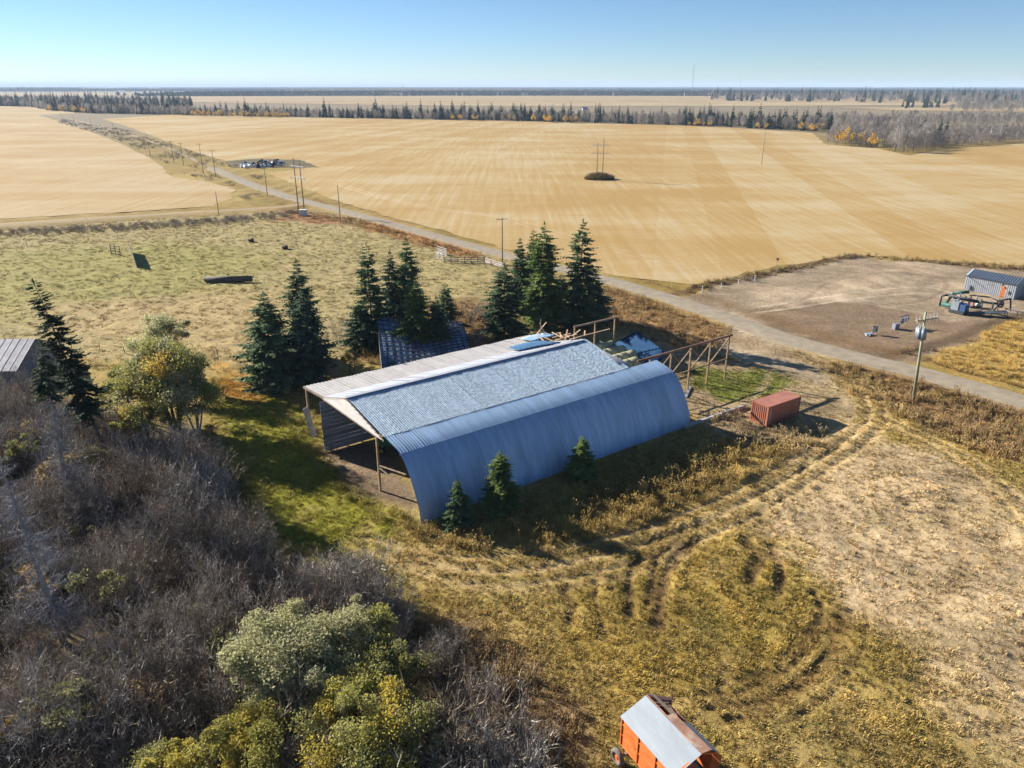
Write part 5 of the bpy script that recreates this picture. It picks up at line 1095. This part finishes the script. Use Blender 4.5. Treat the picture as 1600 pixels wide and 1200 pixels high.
WEED = [('tall_weeds', GP([(700, 850), (860, 790), (1090, 690), (1200, 668), (1290, 690), (1200, 745), (1000, 820), (860, 862), (760, 870)]), 3.0, 1.1, 'tall golden weeds along the foot of the curved wall'),
        ('tall_weeds', GP([(620, 800), (700, 835), (1075, 680), (1150, 640), (1170, 650), (1160, 690), (1000, 740), (760, 860), (640, 840)]), 2.6, 1.0, 'shaded weeds hugging the curved barn wall'),
        ('roadside_weeds', GP([(1285, 565), (1400, 585), (1640, 655), (1750, 720), (1640, 745), (1480, 690), (1370, 635), (1290, 600)]), 2.6, 1.1, 'brown weeds between the track and the gravel road'),
        ('roadside_weeds', GP([(940, 445), (1060, 475), (1160, 522), (1190, 548), (1080, 552), (960, 520), (900, 500)]), 2.2, 1.0, 'reddish tan weeds on the bank behind the barn'),
        ('roadside_weeds', GP([(1395, 548), (1480, 545), (1580, 500), (1750, 480), (1800, 660), (1600, 608), (1480, 575)]), 1.6, .8, 'golden weeds in the field corner beyond the gravel road'),
        ('tall_weeds', GP([(545, 560), (640, 480), (760, 480), (860, 500), (860, 530), (700, 560), (580, 600)]), 1.6, 1.0, 'rusty undergrowth around the old roof'),
        ('tall_weeds', GP([(640, 950), (760, 985), (900, 1090), (960, 1240), (820, 1260), (690, 1060)]), 2.6, .9, 'reddish-brown weeds at the border of the thicket'),
        ('tall_weeds', GP([(460, 640), (520, 700), (560, 760), (620, 800), (600, 820), (500, 750), (430, 680)]), 1.5, .9, 'weeds at the open end of the barn'),
        ('tall_weeds', GP([(1140, 650), (1170, 690), (1290, 680), (1250, 650), (1200, 672)]), 3.2, 1.0, 'weeds around the shipping container'),
        ('roadside_weeds', GP([(1045, 462), (1100, 441), (1180, 428), (1330, 398), (1500, 410), (1700, 424), (1700, 432), (1500, 419), (1335, 407), (1190, 438), (1140, 455), (1080, 468)]), 1.4, 1.0, 'dark weeds on the bank between the stubble field and the gravel site'),
        ('roadside_weeds', GP([(560, 338), (700, 375), (780, 398), (740, 402), (600, 362), (480, 340)]), .9, 1.0, 'orange and red weeds beside the far gravel road')]
for nm, P, d, hs, lab in WEED: grass(nm, P, d, TWD, hs, lab=lab, clump=.36, tint=(1.05, 1.05, 1.0))
bx2, by2 = scatter(GP([(-300, 372), (0, 362), (300, 346), (470, 330), (470, 338), (300, 356), (0, 372), (-300, 382)]), .5); n_ = len(bx2)
sc_ = rng.uniform(.25, .6, n_); gn_instances('roadside_brush', np.stack([bx2, by2, np.zeros(n_)], 1), BS, np.stack([sc_*1.4, sc_*1.4, sc_], 1), np.stack([np.zeros(n_), np.zeros(n_), rng.uniform(0, 6, n_)], 1), lab='dark dead brush in the ditch below the dirt road')
for nm, px, r_, lab in (('weed_patch', (936, 280), 5, 'dark weedy mound around the double pole in the stubble field'), ('weed_patch', (1430, 556), 1.5, 'dark weeds at the foot of the bare bank'), ('weed_patch', (1240, 478), .5, 'weeds')):
    if r_ < 2: continue
    X_, Y_ = G(*px); V = []; F = []; N_ = 16; K_ = 8
    for j in range(K_+1):
        for i in range(N_): q = j/K_; a = 6.283*i/N_; rr = r_*q*(1+.2*math.sin(a*3)); V.append((rr*math.cos(a)*1.2, rr*math.sin(a), .1+1.3*(1-q*q)+rnd.uniform(-.15, .15)*(q > 0)))
    for j in range(K_):
        for i in range(N_): F.append((j*N_+i, j*N_+(i+1) % N_, (j+1)*N_+(i+1) % N_, (j+1)*N_+i))
    link('weed_mound', npmesh('weed_mound', V, F, [mat('mound', s(120, 98, 62), .95, .4, 1, bump=.2)]), None, (X_, Y_, 0), kind='stuff', label=lab)
    a = rng.uniform(0, 6.28, 400); q = np.sqrt(rng.random(400))*r_*1.05; rr = np.stack([rng.normal(0, .2, 400), rng.normal(0, .2, 400), a], 1); big = rng.uniform(1.2, 2.4, 400)
    gn_instances('mound_weeds', np.stack([X_+q*np.cos(a)*1.2, Y_+q*np.sin(a), 1.2*(1-(q/r_)**2)], 1), TWD, np.stack([big]*3, 1), rr, np.tile(s(140, 112, 66), (400, 1))*rng.uniform(.6, 1.3, (400, 1)), lab=lab)

bx2, by2 = scatter(GP([(100, 186), (200, 204), (300, 238), (400, 268), (440, 300), (380, 312), (350, 290), (290, 275), (230, 240), (170, 214), (90, 192)]), .045)
kk = fbm(bx2, by2, 25, 44) > .48; bx2, by2 = bx2[kk], by2[kk]; kk = linedist(bx2, by2, road_c) > 6; bx2, by2 = bx2[kk], by2[kk]; n_ = len(bx2)
sc_ = rng.uniform(.3, .8, n_); gn_instances('strip_scrub', np.stack([bx2, by2, np.zeros(n_)], 1), BS, np.stack([sc_*2, sc_*2, sc_*.8], 1), np.stack([np.zeros(n_), np.zeros(n_), rng.uniform(0, 6, n_)], 1), lab='grey scrub on the unploughed strip along the pole row')
# ================================================================== FAR TREES
def far_spruce(seed, h=18, r=3.2):
    g = np.random.default_rng(seed); B = []; T = []; W = []; C = []
    for i in range(13):
        q = i/13; R_ = r*(1-q)**.8*g.uniform(.8, 1.2)+.25
        for k in range(6): a = g.uniform(0, 6.28); z = h*(.06+.92*q); B.append((0, 0, z+R_*.25)); T.append((math.cos(a)*R_, math.sin(a)*R_, z-R_*.35)); W.append(.55*R_+.1); C.append(np.array((.028, .052, .034))*g.uniform(.7, 1.35))
    B.append((0, 0, h*.9)); T.append((0, 0, h)); W.append(.3); C.append((.03, .05, .03)); V, F = rhombs(np.array(B, float), np.array(T, float), np.array(W)); return npmesh('spruce_tree', V, F, [M_needle], np.repeat(np.array(C), 4, 0))
def far_bare(seed, h=12, r=3.2, c=(.16, .145, .14)):
    g = np.random.default_rng(seed); n_ = 190; z = h*(.18+.82*g.random(n_)**.8); a = g.uniform(0, 6.28, n_); q = np.sqrt(g.random(n_))*r*np.sin(np.clip((z/h)*.85+.12, 0, 1)*math.pi)**.6*.8
    P = np.stack([q*np.cos(a), q*np.sin(a), z*.82], 1); D = np.stack([np.cos(a)*g.uniform(.1, 1.2, n_), np.sin(a)*g.uniform(.1, 1.2, n_), g.uniform(1, 2.8, n_)], 1); sd_ = nrm(np.cross(D, g.normal(0, 1, (n_, 3))))
    V, F = rhombs(P, P+D, np.full(n_, .085), 0, sd_); C = np.repeat(np.array(c)*g.uniform(.7, 1.4, (n_, 1)), 4, 0)
    tv = []; tf = []
    for k in range(4): a_ = k*1.6; o = len(tv); x_, y_ = math.cos(a_)*1.2, math.sin(a_)*1.2; tv += [(-.12, 0, 0), (.12, 0, 0), (x_, y_, h*.8), (x_*.8, y_*.9, h*.8)]; tf.append((o, o+1, o+2, o+3))
    return npmesh('bare_tree', np.concatenate([V, tv]), np.concatenate([F, np.array(tf)+len(V)]), [M_leaf], np.concatenate([C, np.tile(np.array(c)*.9, (len(tv), 1))]))
def far_leafy(seed, h=9, r=3.2, c=(.60, .38, .06)):
    g = np.random.default_rng(seed); n_ = 260; cen = g.normal(0, 1, (9, 3)); cen = nrm(cen)*np.array([r*.6, r*.6, h*.25])+np.array([0, 0, h*.55]); ic = g.integers(0, 9, n_); P = cen[ic]+nrm(g.normal(0, 1, (n_, 3)))*g.uniform(.4, 1.3, n_)[:, None]
    D = nrm(g.normal(0, 1, (n_, 3)))*.7; V, F = rhombs(P-D*.5, P+D*.5, np.full(n_, .26), .05, nrm(np.cross(D, g.normal(0, 1, (n_, 3))))); C = np.repeat(np.array(c)*g.uniform(.6, 1.3, (n_, 1)), 4, 0)
    return npmesh('autumn_tree', V, F, [M_leaf], C)
FS = [far_spruce(k) for k in range(3)]; FB = [far_bare(k, c=c) for k, c in enumerate(((.22, .19, .165), (.30, .265, .23), (.18, .16, .14)))]; FY = [far_leafy(0), far_leafy(1, c=(.50, .36, .14)), far_leafy(2, c=(.30, .27, .12))]
base_px = [(-60, 164), (0, 166), (45, 167), (75, 173), (130, 177), (300, 181), (500, 184.5), (800, 189.5), (1100, 197.5), (1290, 207)]
def by(px): return float(np.interp(px, [p_[0] for p_ in base_px], [p_[1] for p_ in base_px]))
def plant(nm, me, px, dy, sc, lab, cat, grp, kz=1):
    X_, Y_ = G(px, by(px)+0*dy); k = 1+dy/Y_; ob = link(nm, me, None, (X_*k, Y_*k, 0), (0, 0, rnd.uniform(0, 6))); ob.scale = (sc, sc, sc*kz); return tag(ob, lab, cat, grp)
MARK = [(-99, 75, 'at the far left end of the tree line'), (75, 150, 'in the tree line behind the farthest poles'), (150, 230, 'in the tree line left of the row of poles'), (230, 310, 'at the right end of the dense grey wood'), (310, 380, 'behind the first half of the yellow bushes'), (380, 460, 'behind the last of the yellow bushes'), (460, 560, 'in the thin brown stretch of the tree line'), (560, 640, 'at the left of the dense spruce stretch'), (640, 720, 'in the middle of the dense spruce stretch'), (720, 805, 'at the right of the dense spruce stretch'), (805, 870, 'behind the orange bushes right of centre'), (870, 960, 'in the gap beyond the double pole'), (960, 1060, 'in the thin grey stretch right of the double pole'), (1060, 1130, 'where spruces thicken again right of the gap'), (1130, 1200, 'in the tree line beyond the lone slim pole'), (1200, 1400, 'where the tree line meets the orange poplars')]
def where(px): return next(w for a, b, w in MARK if a <= px < b)
def size(k, ws=('short', 'middling', 'tall'), lo=.68, hi=.92): return ws[0] if k < lo else ws[1] if k < hi else ws[2]
segs = [(-20, 40, 16), (60, 190, 28), (190, 300, 8), (300, 560, 14), (560, 700, 40), (700, 805, 30), (805, 900, 22), (900, 1000, 6), (1060, 1300, 52)]
for a, b, n_ in segs:
    for k in range(n_):
        px = rnd.uniform(a, b); sc_ = rnd.triangular(.45, 1.25, .8)
        plant('spruce_tree', FS[k % 3], px, rnd.uniform(8, 60), sc_*(1.0 if px > 300 else 1.1), size(sc_)+' dark spruce '+where(px), 'spruce', 'spruces in the far tree line', rnd.uniform(.9, 1.25))
for px, sc_, lab in ((508, 1.5, 'tall slim spruce standing out of the thin part of the tree line left of centre'), (385, 1.45, 'tall slim spruce above the orange bushes of the tree line'), (936, 1.25, 'lone spruce in the gap of the far tree line'), (222, 1.5, 'tallest spruce in the grey wood at the left of the tree line')):
    plant('spruce_tree', FS[0], px, 20, sc_*.82, lab, 'spruce', None, 1.15)
for a, b, n_, v in ((300, 455, 40, 0), (305, 400, 12, 1), (65, 130, 9, 0), (800, 905, 20, 0), (690, 800, 8, 1), (1060, 1110, 7, 0), (1180, 1290, 10, 1)):
    for k in range(n_): px = rnd.uniform(a, b); sc_ = rnd.uniform(.5, .95) if a != 65 else rnd.uniform(.9, 1.3); plant('autumn_tree', FY[(v+k) % 2], px, rnd.uniform(-12, 0), sc_*1.15, size(sc_, ('low', 'rounded', 'tall'), .65, .85)+(' orange bush ', ' tan bush ')[(v+k) % 2]+where(px), 'tree', 'autumn bushes in front of the far tree line')
for k in range(230):
    px = rnd.choice([rnd.uniform(-40, 310), rnd.uniform(130, 310), rnd.uniform(300, 1290), rnd.uniform(880, 1290)])
    sc_ = rnd.uniform(.8, 1.25); plant('bare_tree', FB[k % 3], px, rnd.uniform(0, 70), sc_*(.75 if 300 < px < 560 else 1), size(sc_, ('small', 'medium', 'tall'), .95, 1.1)+' leafless '+('grey', 'pale grey', 'dark grey')[k % 3]+' tree '+where(px), 'bare tree', 'leafless trees in the far tree line')
def far_mass(nm, px, dens, src, smin, smax, lab, tcol=None, nmax=6000):
    P = GP(px); x, y = scatter(P, dens); x, y = x[:nmax], y[:nmax]; n_ = len(x); sc_ = rng.uniform(smin, smax, n_); kw = {}
    gn_instances(nm, np.stack([x, y, np.zeros(n_)], 1), src, np.stack([sc_, sc_, sc_*rng.uniform(.8, 1.2, n_)], 1), np.stack([np.zeros(n_), np.zeros(n_), rng.uniform(0, 6, n_)], 1), lab=lab); print(nm, n_)
far_mass('tree_belt_undergrowth', [(-60, 163.5), (0, 165.5), (45, 166.5), (75, 172.5), (130, 176.5), (300, 180.5), (500, 184), (800, 189), (1100, 197), (1290, 206), (1290, 200), (1100, 192), (800, 185), (500, 181), (300, 177), (130, 171), (75, 167), (0, 162), (-60, 161)], .03, FB+FB+[FS[1]], .45, .95, 'grey undergrowth of the far tree line')
far_mass('bare_wood', [(1292, 227), (1370, 231), (1418, 241), (1450, 236), (1450, 214), (1400, 212), (1300, 215)], .03, FB+[FB[1]], .75, 1.1, 'grey leafless wood at the right end of the stubble field')
far_mass('low_wood', [(1445, 236), (1480, 231), (1600, 221), (1800, 221), (1800, 208), (1500, 206), (1445, 214)], .035, FB, .45, .7, 'low dark brush strip right of the leafless wood')
far_mass('bare_wood', [(1290, 200), (1400, 203), (1500, 197), (1900, 196), (1900, 188), (1450, 186), (1240, 190)], .008, FB, .6, .95, 'grey leafless wood behind the right end of the tree line')
far_mass('bare_wood', [(1480, 176), (1900, 178), (1900, 160), (1500, 164)], .0022, FB, .9, 1.3, 'pale leafless wood far to the right')
far_mass('far_wood', [(1110, 158), (1300, 160), (1500, 163), (1700, 163), (1700, 150), (1450, 151), (1300, 152), (1110, 152)], .0010, FB+[FS[0]], 1.1, 1.9, 'mixed wood in the distance on the right')
far_mass('far_wood', [(450, 148), (850, 148), (850, 143.5), (560, 143.5), (450, 145.5)], .0006, FB, 1.2, 2.0, 'row of leafless trees in the distance')
far_mass('far_wood', [(0, 143.3), (130, 143.3), (130, 141.5), (0, 141.5)], .0006, FS, 1.2, 1.7, 'dark row of trees in the distance on the left')
far_mass('far_wood', [(-100, 162), (300, 172), (300, 163), (-100, 157)], .004, FB+FS[:2], .9, 1.4, 'wood behind the left end of the tree line')
for px, py, v, sc_, lab in ((1322, 229, 0, 1.55, 'bright orange poplar at the left end of the bare wood'), (1308, 228, 0, 1.3, 'leftmost orange poplar of the bare wood'), (1345, 229, 1, 1.2, 'tan poplar between the orange ones of the bare wood'), (1362, 233, 0, 1.25, 'yellow-orange bush low at the front of the bare wood'), (1398, 224, 0, 1.3, 'orange poplar just behind the pale double pole'), (1375, 236, 2, 1.0, 'pale yellow bush at the front of the bare wood')):
    X_, Y_ = G(px, py); ob = link('poplar_tree', FY[v], None, (X_, Y_, 0), (0, 0, px)); ob.scale = (sc_,)*3; tag(ob, lab, 'tree')
for k in range(26):
    px, py = rnd.uniform(1320, 1480), rnd.uniform(206, 216); X_, Y_ = G(px, py); ob = link('spruce_tree', FS[k % 3], None, (X_, Y_, 0), (0, 0, k)); ob.scale = (rnd.uniform(.5, .85),)*3; tag(ob, 'dark spruce poking out of the bare wood on the right', 'spruce', 'spruces in the bare wood on the right')
for k in range(14):
    px, py = rnd.uniform(1400, 1470), rnd.uniform(166, 170); X_, Y_ = G(px, py); ob = link('spruce_tree', FS[k % 3], None, (X_, Y_, 0), (0, 0, k)); ob.scale = (rnd.uniform(.7, 1.1),)*3; tag(ob, 'spruce of the small dark cluster far beyond the right tree line', 'spruce', 'dark spruce cluster beyond the tree line')
# distant woodland clumps reaching to the horizon
M_dw = instmat('distant_wood', 0)
def clump(seed):
    g = np.random.default_rng(seed); n_ = 110; P = np.stack([g.normal(0, 60, n_), g.normal(0, 18, n_), np.full(n_, -1.0)], 1); T = P+np.stack([np.zeros(n_), np.zeros(n_), g.uniform(9, 17, n_)], 1); a = g.uniform(0, 3.14, n_); sd_ = np.stack([np.cos(a)*1, np.sin(a)*.4, 0*a], 1)
    V, F = rhombs(P, T, g.uniform(4, 8, n_), 0, sd_); return npmesh('wood_clump', V, F, [M_dw], np.repeat(g.uniform(.6, 1.3, (n_, 1))*np.ones(3), 4, 0))
CL_ = [clump(k) for k in range(4)]; n_ = 5200
d_ = 1/(1/22000+rng.random(n_)*(1/3300-1/22000)); a_ = rng.uniform(R(48), R(132), n_); x = d_*np.cos(a_); y = d_*np.sin(a_); k = fbm(x, y*3, 2600, 91, 3) > .60-.13*np.clip((y-6000)/6000, 0, 1); x, y = x[k], y[k]; n_ = len(x)
sc_ = rng.uniform(1, 2.2, n_); col_ = np.array((.10, .10, .085))*rng.uniform(.6, 1.4, (n_, 1)); org = rng.random(n_) < .05; col_[org] = (.25, .15, .08)
gn_instances('distant_woodland', np.stack([x, y, np.zeros(n_)], 1), CL_, np.stack([sc_*1.2, sc_, np.full(n_, 1.15)], 1), np.stack([np.zeros(n_), np.zeros(n_), rng.normal(0, .25, n_)], 1), col_, lab='distant woodland stretching to the horizon'); print('dist', n_)
# far farm buildings and masts
M_wb = mat('far_white_wall', (.6, .6, .6), .8, .05, 1); M_rb = mat('far_red_wall', (.30, .10, .07), .8, .05, 1); M_gr = mat('far_grey_roof', (.4, .42, .45), .6, .05, 1)
for px, py, w, hh, m_, lab in ((688, 146, 60, 7, M_wb, 'long white building in the distance left of centre'), (882, 146.6, 50, 6, M_wb, 'low white building on the plain near the centre'), (1527, 150, 26, 8, M_wb, 'white building beside the dark red sheds far right'), (1513, 152, 50, 8, M_rb, 'dark red long shed far right, left of the white building'), (1560, 151, 60, 7, M_rb, 'dark red long shed far right, right of the white building'), (1590, 150, 40, 7, M_rb, 'dark red shed touching the right edge in the distance'),
    (955, 143.2, 30, 7, M_wb, 'small pale farm building right of centre near the horizon'), (985, 143.5, 34, 7, M_wb, 'second pale farm building right of centre near the horizon'), (1012, 143.2, 30, 8, M_gr, 'grey farm building at the foot of the tall mast'), (890, 142, 40, 8, M_gr, 'grey farm building near the horizon right of centre'), (1250, 157, 18, 6, M_wb, 'small white farmhouse in the wood on the right'), (1150, 156, 18, 5, M_wb, 'white shed at the left end of the wood on the right'),
    (914, 172, 9, 5, M_wb, 'tiny white hut behind the gap of the tree line'), (1130, 147, 40, 7, M_gr, 'grey sheds on the plain right of the mast'), (190, 143, 60, 7, M_wb, 'pale farm building on the plain at the left'), (1446, 143, 50, 9, M_gr, 'grey farm shed near the horizon on the right')):
    X_, Y_ = G(px, py); t = thing('farm_building', lab, 'building', (X_, Y_, 0), rnd.uniform(-.3, .3)); d_ = w*.35
    MB().box((0, 0, hh*.3), (w, d_, hh*.6)).obj('wall', m_, t)
    MB().quad((-w/2-.5, -d_/2-.5, hh*.6), (w/2+.5, -d_/2-.5, hh*.6), (w/2+.5, 0, hh), (-w/2-.5, 0, hh)).quad((-w/2-.5, 0, hh), (w/2+.5, 0, hh), (w/2+.5, d_/2+.5, hh*.6), (-w/2-.5, d_/2+.5, hh*.6)).obj('roof', M_gr if m_ is not M_rb else M_rb, t)
for px, top, D_, lab in ((1042, 108, 2100, 'tall thin lattice mast on the horizon right of centre'), (1106, 123, 3600, 'shorter thin mast on the horizon right of the tall one'), (653, 131, 3000, 'faint thin mast left of centre'), (470, 131, 3300, 'faint mast above the far left plain')):
    hh = CAMH+(134-top)/FPX*D_*1.08; hh = max(hh, 40); X_ = (px-800)/FPX*D_*1.08; m_ = MB(); w = .9
    for a in range(3): m_.tube((w*math.cos(a*2.09), w*math.sin(a*2.09), 0), (w*math.cos(a*2.09), w*math.sin(a*2.09), hh), .16, .16, 4)
    for k in range(24): z1_ = hh*k/24; m_.bar((w*math.cos(k*2.09), w*math.sin(k*2.09), z1_), (w*math.cos((k+1)*2.09), w*math.sin((k+1)*2.09), z1_+hh/24), .14)
    tag(m_.obj('radio_mast', mat('mast_steel', (.3, .3, .32), .6, 0, 1), None, loc=(X_, D_, 0)), lab, 'radio mast')

# ------------------------------------------------------------------ haze
HZ = 42500
hb = MB().box((0, 0, 50), (HZ*2, HZ*2, 104)).obj('haze', None, None); hb['kind'] = 'stuff'
hm = bpy.data.materials.new('haze'); hm.use_nodes = True; nn = hm.node_tree.nodes; nn.remove(nn['Principled BSDF'])
pv = nn.new('ShaderNodeVolumePrincipled'); pv.inputs['Color'].default_value = (.62, .80, 1, 1); pv.inputs['Density'].default_value = 8.0e-5; pv.inputs['Anisotropy'].default_value = 0
hm.node_tree.links.new(pv.outputs[0], nn['Material Output'].inputs['Volume']); hb.data.materials.append(hm)
hb.location = (0, 0, 0)
print('TRIS', sum(len(o.data.polygons) for o in SC.objects if o.type == 'MESH'), len(SC.objects))
